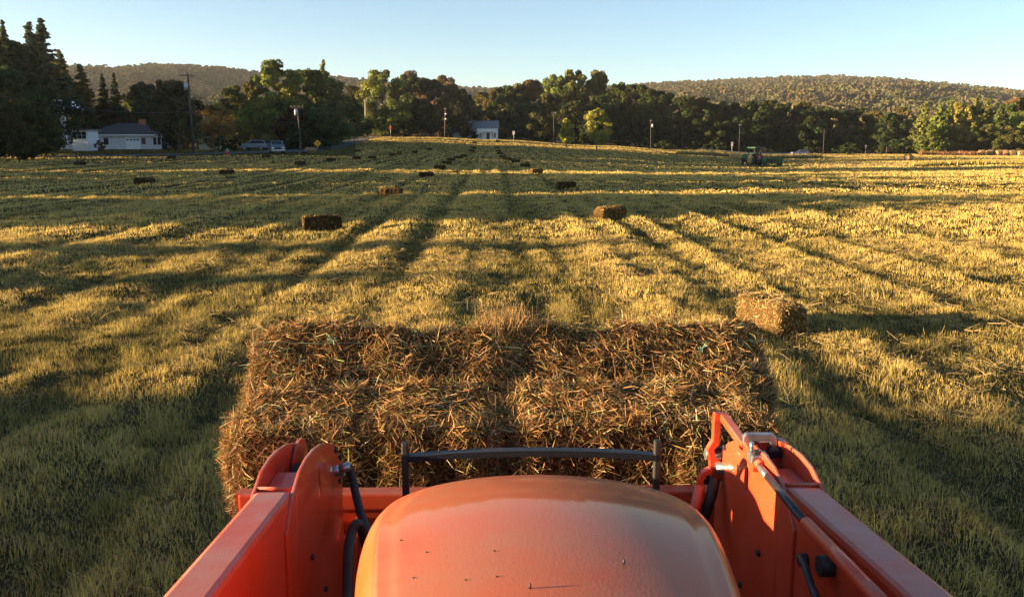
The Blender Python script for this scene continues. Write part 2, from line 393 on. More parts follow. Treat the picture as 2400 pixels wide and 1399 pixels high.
def bale_mesh(name, L, W, H, seed, ns, wd, sl=(.03, .12), cell=.045, lump=.02, tint=(1, 1, 1), out=.5):
    S, Fq, N = bale_body(L, W, H, seed, cell, lump); r = np.random.default_rng(seed+50)
    tint = np.array(tint)
    bc = np.array([[.10, .07, .034]])*(.45+.7*noise(S[:, 0]*30, S[:, 1]*30+S[:, 2]*21, seed))[:, None]*tint
    # strand roots on random faces
    fi = r.integers(0, len(Fq), ns); a = S[Fq[fi]]; wts = r.dirichlet([1, 1, 1, 1], ns)[:, :, None]
    P = (a*wts).sum(1); fn = np.cross(a[:, 1]-a[:, 0], a[:, 3]-a[:, 0]); fn /= np.linalg.norm(fn, axis=1, keepdims=True)+1e-9
    sgn = np.sign((fn*P).sum(1))[:, None]; fn = fn*sgn
    D = r.normal(size=(ns, 3)); D -= fn*(D*fn).sum(1, keepdims=True); D /= np.linalg.norm(D, axis=1, keepdims=True)
    D = D + fn*(np.abs(r.normal(size=(ns, 1)))*out)
    L_ = sl[0]+(sl[1]-sl[0])*r.random(ns)**1.7
    k = r.random((ns, 1)); C = np.array([[.55, .40, .20]])*(.22+1.25*r.random((ns, 1))**1.4)*tint
    C = np.where(k < .18, np.array([[.26, .27, .10]])*(.5+.9*r.random((ns, 1))), C)
    C = np.where(k > .93, np.array([[.72, .58, .34]])*(.8+.3*r.random((ns, 1))), C)
    global rng; keep = rng; rng = r
    v, f, c = strands(P-fn*.006, D, L_, wd*(.6+.8*r.random(ns)), C); rng = keep
    return np_mesh(name, np.concatenate([S, v]), np.concatenate([Fq, f+len(S)]), M_hay, np.concatenate([bc, c]))
M_twine = mat('green_twine', (.13, .20, .12), .9)
def twine_mesh(L, W, H, seed, rad=.0025, z=True):
    mb = MB(); r = random.Random(seed)
    for s in (-1, 1):
        yv = s*W*.22; pts = []
        loop = [(-L/2, -H/2), (-L/2, H/2), (L/2, H/2), (L/2, -H/2), (-L/2, -H/2)]
        for i in range(4):
            (xa, za), (xb, zb) = loop[i], loop[i+1]
            for k in range(8):
                t = k/8; e = 1.012; pts.append(((xa+(xb-xa)*t)*e, yv+r.uniform(-.009, .009), (za+(zb-za)*t)*e*1.0+r.uniform(-.006, .005)))
        pts.append(pts[0]); mb.tube(pts, rad, 5, False)
    return mb

# field bales: three shared meshes, lesser detail than the load
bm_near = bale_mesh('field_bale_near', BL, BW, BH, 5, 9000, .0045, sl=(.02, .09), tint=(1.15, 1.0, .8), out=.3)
bm_shaded = [bale_mesh('field_bale_shaded', BL, BW, BH, 15+i, 1600, .012, sl=(.03, .10), tint=(.50, .46, .42), cell=.06, lump=.035, out=.22) for i in range(3)]  # tint darkened so these bales look as if lying in shade
bm_lit = bale_mesh('field_bale_lit', BL, BW, BH, 25, 1800, .012, sl=(.03, .09), tint=(1.2, 1.02, .84), cell=.06, lump=.045, out=.2)  # brighter tint, sunlight put into the hay colour
GB = 'small square hay bales lying on the field'
fieldbales = [
 # u, v(base centre), yaw deg, label
 (1805, 770, 104, 'large looking square hay bale lying nearest, right of the loader, its side golden', 0),
 (755, 538, 14, 'dark square bale above the left half of the loader hay, beside the first bright strip'),
 (1430, 512, 40, 'bright golden square bale standing alone at the shade edge right of the loader load'),
 (918, 460, -12, 'sunlit orange square bale on the thin bright strip left of the tyre lanes'),
 (1327, 444, 5, 'shaded square bale between the golden standing bale and the far lit one'),
 (340, 433, 3, 'longest shaded square bale in the left part of the dark field'),
 (533, 411, 6, 'shaded square bale on the thin bright strip below the pale yellow building'),
 (188, 389, 3, 'shaded square bale below the white sun porch at far left'),
 (403, 373, 8, 'tiny dark square bale in the grass below the left utility pole'),
 (624, 371, 5, 'tiny dark square bale just below the dark pickup truck'),
 (704, 388, 8, 'dark square bale right of and below the pickup truck'),
 (716, 363, 5, 'very small dark square bale at the roadside right of the pickup truck'),
 (777, 379, 3, 'dark square bale left of the pair below the diamond sign bend'),
 (836, 375, 4, 'left one of two flat dark square bales below the road bend'),
 (872, 374, 4, 'right one of two flat dark square bales below the road bend'),
 (838, 357, 4, 'highest tiny dark bale just below the road climbing the rise'),
 (920, 367, 5, 'dark little square bale touching the left of the orange upright one'),
 (936, 364, 60, 'little orange bale standing upright on the far bright strip'),
 (973, 360, 5, 'tiny dark bale right of the little orange upright bale'),
 (1006, 353, 4, 'tiny dark bale high on the rise left of the two lanes'),
 (1000, 417, 4, 'lowest dark bale of the left lane just under the wide bright strip'),
 (1031, 398, 6, 'second dark bale up the left lane, above the wide bright strip'),
 (1048, 387, 6, 'third dark bale up the left lane'),
 (1058, 378, 6, 'fourth bale up the left lane, thin and dark'),
 (1074, 373, 6, 'fifth bale up the left lane, near the far bright lines'),
 (1087, 369, 6, 'sixth bale up the left lane, between the two far bright lines'),
 (1106, 356, 6, 'seventh bale up the left lane, a dark speck above the bright lines'),
 (1110, 349, 6, 'eighth bale up the left lane, a dark speck'),
 (1112, 337, 6, 'topmost speck of the left lane under the white house'),
 (1257, 407, 35, 'sunlit pinkish bale at the foot of the right lane'),
 (1231, 393, 4, 'dark bale just above the sunlit foot bale of the right lane'),
 (1209, 383, 4, 'second dark bale above the sunlit foot bale of the right lane'),
 (1200, 379, 4, 'third dark bale above the sunlit foot bale of the right lane'),
 (1186, 375, 30, 'little pink lit bale half way up the right lane'),
 (1178, 371, 4, 'dark bale just above the little pink one of the right lane'),
 (1172, 363, 4, 'dark speck bale in the right lane at the far bright line'),
 (1169, 357, 4, 'dark speck bale just above the far bright line, right lane'),
 (1166, 350, 4, 'tiny speck bale in the upper right lane'),
 (1167, 334, 4, 'topmost speck of the right lane under the white house corner'),
]
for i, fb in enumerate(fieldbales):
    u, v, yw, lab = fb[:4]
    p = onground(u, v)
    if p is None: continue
    me = bm_near if i == 0 else bm_lit if i in (2, 3, 17, 29, 33) else bm_shaded[i % 3]
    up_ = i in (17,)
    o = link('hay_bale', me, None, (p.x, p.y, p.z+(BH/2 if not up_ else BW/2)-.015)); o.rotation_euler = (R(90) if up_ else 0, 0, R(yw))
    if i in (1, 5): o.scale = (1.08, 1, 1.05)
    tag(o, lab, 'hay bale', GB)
# round bales at the far right
def round_bale(name, D_, W_, seed):
    r = np.random.default_rng(seed); n = 28; m = 7; V = []; Fq = []
    for j in range(m+1):
        xx = (j/m-.5)*W_
        for i in range(n):
            a = i*2*math.pi/n; rr = D_/2*(1-.12*abs(j/m*2-1)**5)*(1+.02*r.normal()); V.append((xx, rr*math.cos(a), D_/2+rr*math.sin(a)*.94))
    for j in range(m):
        for i in range(n): Fq.append((j*n+i, j*n+(i+1) % n, (j+1)*n+(i+1) % n, (j+1)*n+i))
    for j in (0, m):
        b = len(V); V.append(((j/m-.5)*W_, 0, D_/2))
        for i in range(0, n, 1): Fq.append((b, j*n+i, j*n+(i+1) % n, b))
    V = np.array(V); tr = []
    for q in Fq:
        tr.append((q[0], q[1], q[2]))
        if q[3] != q[0]: tr.append((q[0], q[2], q[3]))
    S = V; ns = 1500; fi = r.integers(0, len(tr), ns); P = S[np.array(tr)[fi]].mean(1)+r.normal(size=(ns, 3))*.05
    v, f, c = strands(P, r.normal(size=(ns, 3)), .1+.15*r.random(ns), .02+0*r.random(ns), np.array([[.6, .38, .19]])*(.5+.8*r.random((ns, 1))))
    f3 = np.concatenate([f[:, [0, 1, 2]], f[:, [0, 2, 3]]])
    col = np.array([[.5, .31, .15]])*(.6+.6*noise(V[:, 0]*6, V[:, 1]*5+V[:, 2]*5, seed))[:, None]
    return np_mesh(name, np.concatenate([V, v]), np.concatenate([np.array(tr), f3+len(V)]), M_hay, np.concatenate([col, c]))
rb = round_bale('round_bale', 1.45, 1.5, 3)
for (u, D_, rz, lab) in [(2303, 232, 8, 'leftmost of the row of orange round bales by the pines'), (2321, 233, -6, 'second round bale from the left in the row by the pines'),
        (2343, 232, 15, 'third round bale of the row, lit orange, by the pines'), (2357, 235, -12, 'fourth round bale of the row, darker and set behind'),
        (2374, 232, 5, 'fifth round bale of the row by the pines'), (2396, 231, 0, 'round bale of the row cut by the right picture edge')]:
    p = at_d(u, D_); o = link('round_bale', rb, None, p); o.rotation_euler = (0, 0, R(rz)); tag(o, lab, 'round bale', 'round hay bales in a row by the pines')
p = at_d(2132, 175); o = link('round_bale', rb, None, p); o.rotation_euler = (0, 0, R(35)); o.scale = (1.05, 1, .95)
tag(o, 'single brown round bale alone in the field before the lit pines', 'round bale')

# ---------------------------------------------------------------- trees
def leafquads(P, N, size, C, r, flat=.6):
    n = len(P); N = N + r.normal(size=(n, 3))*flat; N /= np.linalg.norm(N, axis=1, keepdims=True)+1e-9
    a = r.normal(size=(n, 3)); S = np.cross(N, a); S /= np.linalg.norm(S, axis=1, keepdims=True)+1e-9; T = np.cross(N, S)
    s = (size*(.55+.9*r.random(n)))[:, None]
    V = np.stack([P-S*s-T*s*.5, P+S*s*.3-T*s, P+S*s+T*s*.5, P-S*s*.3+T*s], 1).reshape(-1, 3)
    return V, np.arange(4*n).reshape(-1, 4), np.repeat(C, 4, 0)
def decid_crown(name, seed, w=.36, bot=.12, n=12000, ncl=70, leaf=.0125, top=1.0, open_=.0, shape=1.0):
    """a broadleaf crown for a tree 1 unit high: clumps of leaves set through an uneven volume"""
    r = np.random.default_rng(seed); cs = []; rs = []
    while len(cs) < ncl:
        t = r.random(); a = r.random()*2*math.pi
        prof = math.sin(math.pi*min(1, (t*.86+.1)))**.55*(1-.25*t*shape)
        rr = w*prof*math.sqrt(r.random())*(.8+.4*noise(a*1.2+seed, t*3, seed))
        cs.append((math.cos(a)*rr, math.sin(a)*rr, bot+.06+(top-bot-.12)*t)); rs.append((.055+.06*r.random())*(1-.35*t)*(w/.36)**.5)
    cs = np.array(cs); rs = np.array(rs); k = r.integers(0, ncl, n)
    d = r.normal(size=(n, 3)); d /= np.linalg.norm(d, axis=1, keepdims=True); d[:, 2] *= .8
    rad = rs[k]*(.55+.5*r.random(n)**.5)
    P = cs[k]+d*rad[:, None]
    P += (r.normal(size=(n, 3))*.004)
    cb = (.55+.75*r.random(ncl))[k][:, None]
    C = np.array([[1, 1, 1]])*cb*(.75+.5*r.random((n, 1))); C[:, 0] *= .85+.3*r.random(ncl)[k]
    v, f, c = leafquads(P, d, leaf, C, r)
    return np_mesh(name, v, f, M_leaf, c)
def conifer_crown(name, seed, w=.2, bot=.08, n=14000, leaf=.010, nw=30, droop=.25, ragged=.35):
    r = np.random.default_rng(seed); P = []; N = []; cc = []
    br = []
    for i in range(nw):
        for j in range(int(7+6*(1-i/nw))):
            t = min(.995, max(0, (i+2.2*r.random()-.6)/nw)); z = bot+(1-bot)*t
            a = r.random()*2*math.pi; L = w*((1-t)**.8+.015)*(1-ragged*r.random())
            br.append((z, a, L, .7+.6*r.random()))
    wts = np.array([b[2] for b in br]); wts /= wts.sum(); k = r.choice(len(br), n, p=wts); B = np.array(br)[k]
    s = r.random(n)**.7; L = B[:, 2]*s
    P = np.stack([np.cos(B[:, 1])*L, np.sin(B[:, 1])*L, B[:, 0]-droop*L*s+.25*L*s*s], -1)
    spread = .10*B[:, 2]*(1-.5*s)+.006
    P += r.normal(size=(n, 3))*spread[:, None]*np.array([[.6, .6, .35]])
    N = np.stack([np.cos(B[:, 1]), np.sin(B[:, 1]), np.full(n, .9)], -1)
    C = np.ones((n, 3))*B[:, 3][:, None]*(.75+.5*r.random((n, 1)))
    v, f, c = leafquads(P, N, leaf, C, r, .9)
    return np_mesh(name, v, f, M_leaf, c)
def trunk_mesh(name, seed, r0=.016, limbs=9, h=.8, spread=.28, bark=None, up_=.5):
    rd = random.Random(seed); mb = MB(); pts = []; x = y = 0
    for i in range(7):
        pts.append((x, y, h*i/6-.02)); x += rd.uniform(-.01, .01); y += rd.uniform(-.01, .01)
    mb.tube(pts, [r0*(1-.13*i) for i in range(7)], 7)
    for j in range(limbs):
        t = rd.uniform(.25, .95); k = min(5, int(t*6)); b = Vector(pts[k]); a = rd.uniform(0, 6.28); L = spread*rd.uniform(.5, 1)*(1.1-t*.5)
        q = [b]; d = Vector((math.cos(a), math.sin(a), up_))
        for s_ in range(3):
            q.append(q[-1]+d*L/3+Vector((rd.uniform(-.01, .01), rd.uniform(-.01, .01), rd.uniform(0, .015))))
        mb.tube(q, [r0*.5, r0*.36, r0*.22, r0*.08], 5)
    bmesh.ops.recalc_face_normals(mb.bm, faces=mb.bm.faces); me = bpy.data.meshes.new(name); mb.bm.to_mesh(me); mb.bm.free(); me.materials.append(bark or M_bark)
    return me
DEC = [decid_crown('broadleaf_crown', 100+i, w=[.44, .40, .50, .36, .44, .46][i], bot=[.02, .04, .02, .03, .0, .03][i], ncl=[75, 60, 90, 60, 80, 70][i]) for i in range(6)]
CON = [conifer_crown('spruce_crown', 200+i, w=[.17, .21, .15][i]) for i in range(3)]
PIN = [conifer_crown('pine_crown', 230+i, w=[.33, .38][i], bot=.02, nw=17, droop=-.1, ragged=.55, n=22000, leaf=.0135) for i in range(2)]
ORN = [decid_crown('ornamental_crown', 260, w=.33, bot=.13, ncl=60, n=11000, leaf=.013), decid_crown('ornamental_crown', 261, w=.43, bot=.16, ncl=75, n=13000, leaf=.013, shape=.4)]
BUSH = [decid_crown('bush_crown', 280+i, w=.55, bot=0, ncl=40, n=3500, leaf=.03) for i in range(2)]
SPARSE = decid_crown('thin_crown', 290, w=.42, bot=.12, ncl=80, n=6500, leaf=.010)
TR = [trunk_mesh('trunk', 300+i) for i in range(3)]
TRC = trunk_mesh('conifer_trunk', 310, r0=.012, limbs=0, h=.97)
TRB = trunk_mesh('bare_trunk', 311, r0=.026, limbs=26, h=.82, spread=.42, up_=.75)
TRO = [trunk_mesh('slim_trunk', 320, r0=.018, limbs=7, h=.7, spread=.22, bark=M_barkpale), trunk_mesh('slim_trunk', 321, r0=.02, limbs=8, h=.7, spread=.26, bark=M_barkpale)]
GREEN = (.092, .112, .034); DKGREEN = (.048, .066, .027); LTGREEN = (.15, .17, .042); OLIVE = (.112, .11, .036); ORANGE = (.27, .18, .055); YELLOW = (.26, .25, .055); RUST = (.13, .07, .04); SPRUCE = (.05, .06, .03); PINE = (.20, .22, .06)
treeN = 0
def tree(name, label, cat, pos, H, crown, trunk, col, group=None, wide=1.0):
    global treeN; treeN += 1; rd = random.Random(treeN*7)
    e = empty(name, pos, rd.uniform(0, 6.28)); tag(e, label, cat, group)
    c = link('crown', crown, e); c.color = (*[k*rd.uniform(.92, 1.08) for k in col], 1); c.scale = (H*wide, H*wide, H)
    if trunk:
        t = link('trunk', trunk, e); t.scale = (H, H, H)
    return e
def tree_px(name, label, cat, u, vtop, D_, crown, trunk, col, group=None, wide=1.0, sink=0):
    p = at_d(u, D_); topz = at_y(u, vtop, D_).z; H = topz-p.z
    return tree(name, label, cat, p, H, crown, trunk, col, group, wide)
T = tree_px
GL = 'tall evergreens at the left edge'
T('spruce_tree', 'tall dark spruce cut by the left picture edge', 'tree', 5, 44, 118, CON[0], TRC, SPRUCE, GL, 1.4)
T('spruce_tree', 'thin topped spruce second from the left edge', 'tree', 34, 50, 124, CON[2], TRC, GREEN, GL)
T('spruce_tree', 'tall pale topped spruce, left of the twin tops', 'tree', 94, 54, 158, CON[0], TRC, (.08, .095, .05), GL, 1.5)
T('spruce_tree', 'tallest pale topped spruce, right of the twin tops', 'tree', 122, 46, 160, CON[2], TRC, (.085, .10, .05), GL, 1.7)
T('spruce_tree', 'lower spruce on the right flank of the tall evergreen group', 'tree', 157, 118, 166, CON[1], TRC, OLIVE, GL, 1.4)
T('broadleaf_tree', 'tall dark leafy tree between the first spruce tops', 'tree', 18, 84, 127, DEC[1], TR[0], DKGREEN, GL, 1.2)
T('broadleaf_tree', 'tall dark leafy tree in the dip between the spruce pairs', 'tree', 66, 104, 128, DEC[5], TR[1], DKGREEN, GL, 1.1)
T('broadleaf_tree', 'tall dark leafy tree right of the twin spruces', 'tree', 126, 122, 170, DEC[2], TR[2], OLIVE, GL, .7)
T('spruce_tree', 'spruce deep in the woods at the left edge', 'tree', -40, 60, 134, CON[1], TRC, SPRUCE, GL, 1.3)
T('broadleaf_tree', 'massive dark leafy tree filling the lower left corner of the woods', 'tree', 25, 150, 108, DEC[2], TR[0], DKGREEN, GL, .9)
T('broadleaf_tree', 'dark bushy tree hiding the left end of the sun porch', 'tree', 104, 200, 120, DEC[4], TR[1], DKGREEN, GL, .62)
T('broadleaf_tree', 'low dark tree spilling over the roadside at far left', 'tree', -35, 190, 104, DEC[0], TR[2], DKGREEN, GL, 1.2)
T('broadleaf_tree', 'dark undergrowth tree under the twin spruces', 'tree', 70, 250, 106, DEC[1], TR[2], DKGREEN, GL, 1.4)
T('spruce_tree', 'pointed spruce behind the left half of the bungalow roof', 'tree', 203, 152, 170, CON[1], TRC, OLIVE, None, 1.5)
T('spruce_tree', 'narrow spruce behind the bungalow, left of a twin', 'tree', 252, 174, 176, CON[2], TRC, SPRUCE, None, 1.2)
T('spruce_tree', 'narrow spruce behind the bungalow chimney', 'tree', 279, 172, 178, CON[0], TRC, SPRUCE)
T('broadleaf_tree', 'dark tree filling the gap behind the sun porch', 'tree', 190, 235, 168, DEC[0], TR[0], DKGREEN, None, 1.3)
T('broadleaf_tree', 'brownish tree behind the left slope of the bungalow roof', 'tree', 250, 245, 172, DEC[5], TR[1], (.06, .045, .02), None, 1.4)
T('broadleaf_tree', 'round dark tree behind the right end of the bungalow', 'tree', 345, 190, 176, DEC[2], TR[0], (.05, .055, .022), None, .9)
T('broadleaf_tree', 'yellow green tree lit between the spruces and the round dark tree', 'tree', 318, 232, 205, DEC[1], TR[0], LTGREEN)
T('bare_tree', 'thin leaved tree with bare pale branches beside the left utility pole', 'tree', 420, 185, 132, SPARSE, TRB, (.055, .05, .028))
T('broadleaf_tree', 'dark low tree in front of the bungalow right wing', 'tree', 402, 262, 138, DEC[3], TR[1], (.05, .055, .025), None, .8)
T('broadleaf_tree', 'dark tree just behind the left utility pole', 'tree', 395, 185, 168, DEC[0], TR[2], (.045, .05, .022))
T('broadleaf_tree', 'golden orange tree over the pale yellow building', 'tree', 512, 240, 150, DEC[2], TR[1], ORANGE, None, 1.05)
T('broadleaf_tree', 'small orange tree between the bare tree and the golden tree', 'tree', 450, 262, 158, DEC[4], TR[0], (.14, .09, .03), None, 1.1)
T('broadleaf_tree', 'olive tree rising behind the golden orange tree', 'tree', 560, 200, 185, DEC[5], TR[0], OLIVE)
T('broadleaf_tree', 'dim olive tree left of the tall yellow green tree', 'tree', 605, 188, 192, DEC[1], TR[1], OLIVE)
T('broadleaf_tree', 'tall yellow green tree with a lit narrow top behind the parked cars', 'tree', 655, 140, 170, DEC[3], TR[0], LTGREEN, None, 1.15)
T('broadleaf_tree', 'lower bright green lobe left of the tall yellow green tree', 'tree', 612, 225, 160, DEC[5], TR[0], LTGREEN)
T('broadleaf_tree', 'dark maple between the tall green tree and the second pole', 'tree', 690, 250, 150, DEC[0], TR[2], (.05, .03, .02), None, 1.2)
T('broadleaf_tree', 'tall dark tree behind the second utility pole', 'tree', 725, 158, 178, DEC[1], TR[0], GREEN, None, 1.1)
T('pine_tree', 'feathery pine top above the dark trees near the road', 'tree', 766, 143, 186, PIN[0], TRC, PINE)
T('broadleaf_tree', 'big dark tree left of the road bend', 'tree', 775, 180, 172, DEC[2], TR[1], GREEN)
T('broadleaf_tree', 'low dark tree behind the yellow diamond sign', 'tree', 735, 262, 150, DEC[4], TR[1], DKGREEN, None, 1.6)
T('broadleaf_tree', 'dark low tree above the hidden pole by the road', 'tree', 808, 222, 200, DEC[0], TR[2], DKGREEN)
T('broadleaf_tree', 'low shadowy tree at the road bend', 'tree', 835, 250, 225, DEC[4], TR[2], DKGREEN, None, 1.4)
T('broadleaf_tree', 'low dark tree under the hill notch left of the lit pole', 'tree', 830, 200, 262, DEC[5], TR[2], (.05, .055, .022))
GC = 'line of trees across the middle behind the rise'
centre = [
 (900, 162, 262, 0, LTGREEN, 1.0, 'broad rounded tree lit yellow green beside the pale pole'),
 (868, 235, 250, 4, GREEN, 1.0, 'low tree hugging the pale sunlit pole'),
 (955, 172, 272, 2, (.075, .078, .036), .9, 'brown tinged dark tree right of the broad lit one'),
 (975, 165, 290, 3, (.16, .12, .07), .9, 'thin pinkish topped tree sticking out above the brown one'),
 (1010, 182, 266, 1, DKGREEN, 1.1, 'dark tree left of the lamp pole'),
 (1052, 175, 285, 3, (.12, .10, .055), .9, 'pale brown leafed tree top above the lamp pole'),
 (1060, 198, 262, 0, DKGREEN, 1.0, 'dark tree right behind the lamp pole'),
 (1100, 222, 268, 5, DKGREEN, .8, 'low dark tree behind the left of the white house'),
 (1130, 210, 330, 2, (.13, .12, .045), .7, 'tan tinged tree in the notch above the white house'),
 (1165, 205, 310, 1, (.10, .09, .035), .9, 'olive brown tree right of the notch above the white house'),
 (1150, 250, 285, 4, DKGREEN, .9, 'low dark tree directly behind the white house roof'),
 (1190, 200, 285, 0, DKGREEN, 1.0, 'dark round tree right of the white house'),
 (1220, 190, 292, 3, (.12, .11, .045), 1.1, 'pale topped tree left of the great lit crown'),
 (1248, 183, 296, 1, (.14, .115, .05), .9, 'thin yellowish top just left of the great lit crown'),
 (1235, 240, 268, 4, DKGREEN, 1.2, 'dark tree standing over the white road sign'),
 (1300, 172, 285, 2, LTGREEN, .8, 'left dome of the great lit crown'),
 (1345, 162, 288, 0, (.115, .115, .035), .8, 'middle dome of the great lit crown'),
 (1395, 163, 290, 5, (.11, .12, .035), .8, 'right dome of the great lit crown'),
 (1290, 218, 262, 1, (.085, .08, .03), 1.2, 'bronze topped tree below the left dome of the great crown'),
 (1345, 235, 258, 4, DKGREEN, 1.3, 'dark tree between the two small golden trees'),
 (1400, 222, 262, 0, DKGREEN, 1.1, 'dark tree behind the larger golden tree'),
 (1450, 190, 280, 2, (.055, .07, .024), .8, 'dark green tree on the right shoulder of the great crown'),
 (1490, 194, 276, 1, DKGREEN, 1.0, 'dark tree left of the pole with the transformer'),
 (1530, 208, 268, 5, DKGREEN, .9, 'dark tree behind the pole with the transformer'),
 (1560, 212, 290, 3, (.05, .06, .022), 1.1, 'dark tree with a pale leaf patch, left end of the even hedge of trees'),
 (1600, 222, 262, 4, DKGREEN, 1.1, 'dark rounded tree where the tree line steps down'),
 (1640, 228, 282, 0, (.07, .065, .026), .9, 'brown topped tree where the hill comes into view'),
 (1655, 240, 262, 1, DKGREEN, 1.2, 'dark tree beneath the brown topped one'),
 (1690, 236, 285, 2, (.08, .09, .03), .7, 'green lit top left of the double headed road sign'),
 (1725, 240, 265, 5, DKGREEN, 1.0, 'dark tree over the double headed road sign'),
 (1765, 236, 262, 3, DKGREEN, 1.3, 'dark narrow tree left of the green tractor roof'),
 (1800, 232, 290, 1, (.06, .065, .024), 1.0, 'dark tree with lit tips straight above the green tractor'),
 (1835, 240, 268, 0, DKGREEN, 1.0, 'dark tree right of the one above the green tractor'),
 (1875, 236, 285, 4, (.10, .095, .03), .9, 'yellowish topped tree above the distant blue car'),
 (1885, 255, 262, 5, DKGREEN, 1.1, 'dark tree directly behind the distant blue car'),
 (1925, 248, 266, 3, DKGREEN, 1.4, 'dark tree left of the pale thin trunks'),
 (1965, 256, 264, 1, DKGREEN, 1.1, 'dark tree right of the pale thin trunks'),
 (2010, 252, 268, 0, DKGREEN, 1.0, 'dark tree left of the small roadside marker'),
 (2045, 256, 280, 2, (.11, .10, .035), .9, 'brown gold tree behind the roadside marker'),
 (2080, 262, 258, 4, DKGREEN, .9, 'dark pine like tree left of the lit evergreens'),
 (2110, 250, 290, 5, (.13, .11, .04), .9, 'olive tinged tree between the dark line and lit pines'),
]
for (u, vt, D_, k, col, wd, lab) in centre:
    T('broadleaf_tree', lab, 'tree', u, vt, D_, DEC[k], TR[k % 3], col, GC, wd)
GR = 'sunlit trees at the right edge'
T('pine_tree', 'lit pine at the left end of the sunny stand', 'tree', 2160, 240, 247, PIN[0], TRC, PINE, GR, 1.0)
T('pine_tree', 'second lit pine of the sunny stand, broad and full', 'tree', 2196, 246, 243, PIN[1], TRC, PINE, GR, 1.0)
T('pine_tree', 'third lit pine of the sunny stand, tall', 'tree', 2225, 228, 250, PIN[0], TRC, (.16, .175, .05), GR, 1.1)
T('broadleaf_tree', 'bright yellow autumn tree among the lit pines', 'tree', 2252, 240, 246, DEC[3], TR[0], YELLOW, GR)
T('pine_tree', 'tall pine right of the bright yellow tree', 'tree', 2278, 228, 249, PIN[1], TRC, (.17, .175, .05), GR, 1.1)
T('pine_tree', 'pale tipped pine left of the dark gap', 'tree', 2305, 232, 254, PIN[0], TRC, (.15, .16, .05), GR, 1.1)
T('broadleaf_tree', 'olive broadleaf in front of the tall pines over the round bales', 'tree', 2312, 290, 242, DEC[4], TR[1], OLIVE, GR, 1.2)
T('broadleaf_tree', 'dark tree in the gap left of the right picture edge', 'tree', 2350, 242, 262, DEC[0], TR[2], GREEN, GR)
T('broadleaf_tree', 'rusty tree top above the trees at the right picture edge', 'tree', 2375, 225, 280, DEC[1], TR[0], (.17, .125, .055), GR)
T('broadleaf_tree', 'lit green tree cut by the right picture edge', 'tree', 2398, 260, 245, DEC[3], TR[1], LTGREEN, GR, 1.2)
T('broadleaf_tree', 'low lit bushy tree under the dark gap tree behind the bales', 'tree', 2372, 300, 240, DEC[5], TR[1], OLIVE, GR, 1.3)
T('pine_tree', 'low lit young pine in front of the sunny stand', 'tree', 2178, 290, 240, PIN[1], TRC, (.16, .18, .05), GR, 1.5)
T('ornamental_tree', 'small egg shaped golden green tree alone on the rise', 'tree', 1328, 277, 205, ORN[0], TRO[0], (.38, .36, .07), 'two young trees on the rise', .85)
T('ornamental_tree', 'larger round golden green tree alone on the rise', 'tree', 1398, 253, 205, ORN[1], TRO[1], (.27, .28, .06), 'two young trees on the rise', .95)
# shrubs by the houses and under the trees
for (u, vt, D_, col, wd, lab) in [(234, 329, 146, RUST, 1.0, 'round rusty shrub before the bungalow wall'), (518, 320, 142, DKGREEN, 1.0, 'dark bush right of the pale yellow building'),
        (548, 322, 142, (.04, .025, .018), 1.0, 'dark reddish bush left of the parked white pickup'), (1108, 305, 262, (.03, .03, .02), 1.2, 'dark shrub at the left of the white house'), (1350+330, 330, 250, DKGREEN, 2.2, 'dark roadside bush left of the double headed sign'),
        (1560, 330, 250, DKGREEN, 2.5, 'dark roadside bush right of the transformer pole'), (1990, 335, 245, DKGREEN, 2.4, 'dark roadside bush right of the distant blue car'), (2110, 325, 248, DKGREEN, 2.2, 'dark bush at the foot of the dark line near the lit pines'),
        (60, 325, 103, DKGREEN, 1.6, 'dark bush at the road edge under the left woods'), (690, 322, 148, DKGREEN, 2.0, 'dark bush behind the second utility pole foot'), (850, 300, 238, DKGREEN, 1.2, 'dark bush at the foot of the pale pole'),
        (950, 295, 258, DKGREEN, 2.2, 'dark bush on the skyline of the rise left of the lamp pole'), (1270, 310, 262, DKGREEN, 2.4, 'dark bush on the skyline right of the white road sign'), (1460, 320, 258, DKGREEN, 2.6, 'dark bush behind the larger golden tree')]:
    p = at_d(u, D_); H = at_y(u, vt, D_).z-p.z
    tree('bush', lab, 'bush', p, max(H, .8), BUSH[int(u) % 2], None, col, 'bushes at the edge of the field', wd)

# trees outside the left picture edge whose long shadows cross the field
def shadowtree(x, y, H, k=0, wd=1.0, lab=''):
    tree('roadside_tree', lab, 'tree', (x, y, gz(x, y)), H, (DEC+CON)[k], TR[0] if k < 6 else TRC, DKGREEN, 'roadside trees left of the picture', wd)
X0 = -72
shad = [(-17, 9.6, 0, 1.2), (-13, 9.5, 2, 1.1), (-9.5, 9.7, 4, 1.1), (-6.5, 9.6, 5, 1.0), (-3.8, 9.5, 0, 1.0), (-1.6, 9.3, 2, .9), (.2, 8.9, 1, .6),
        (8.5, 8.5, 1, .45), (13.5, 8.8, 5, .4),
        (23.5, 10.6, 0, 1.0), (27.5, 11.3, 2, .9), (31.5, 10.4, 4, .8), (25, 14.5, 8, 1.0), (29.6, 15, 6, .8),
        (38.5, 11.2, 5, .9), (42.5, 11.8, 0, .95), (47.5, 11.2, 4, .95), (52.5, 12.2, 2, .9), (57.5, 11.5, 5, .9), (62.5, 12, 1, 1.0), (40.5, 15.5, 8, .9), (50, 16.2, 6, .9), (60, 15, 8, 1.1),
        (74, 13.0, 3, .9), (79.5, 17.0, 2, .9), (85.5, 16.6, 4, .9), (90.5, 15.8, 0, .9)]
for i, (y, H, k, wd) in enumerate(shad):
    shadowtree(X0+(i % 3)*1.5, y, H, k, wd, 'dark roadside tree out of view left, number %d counting away from the tractor' % (i+1))

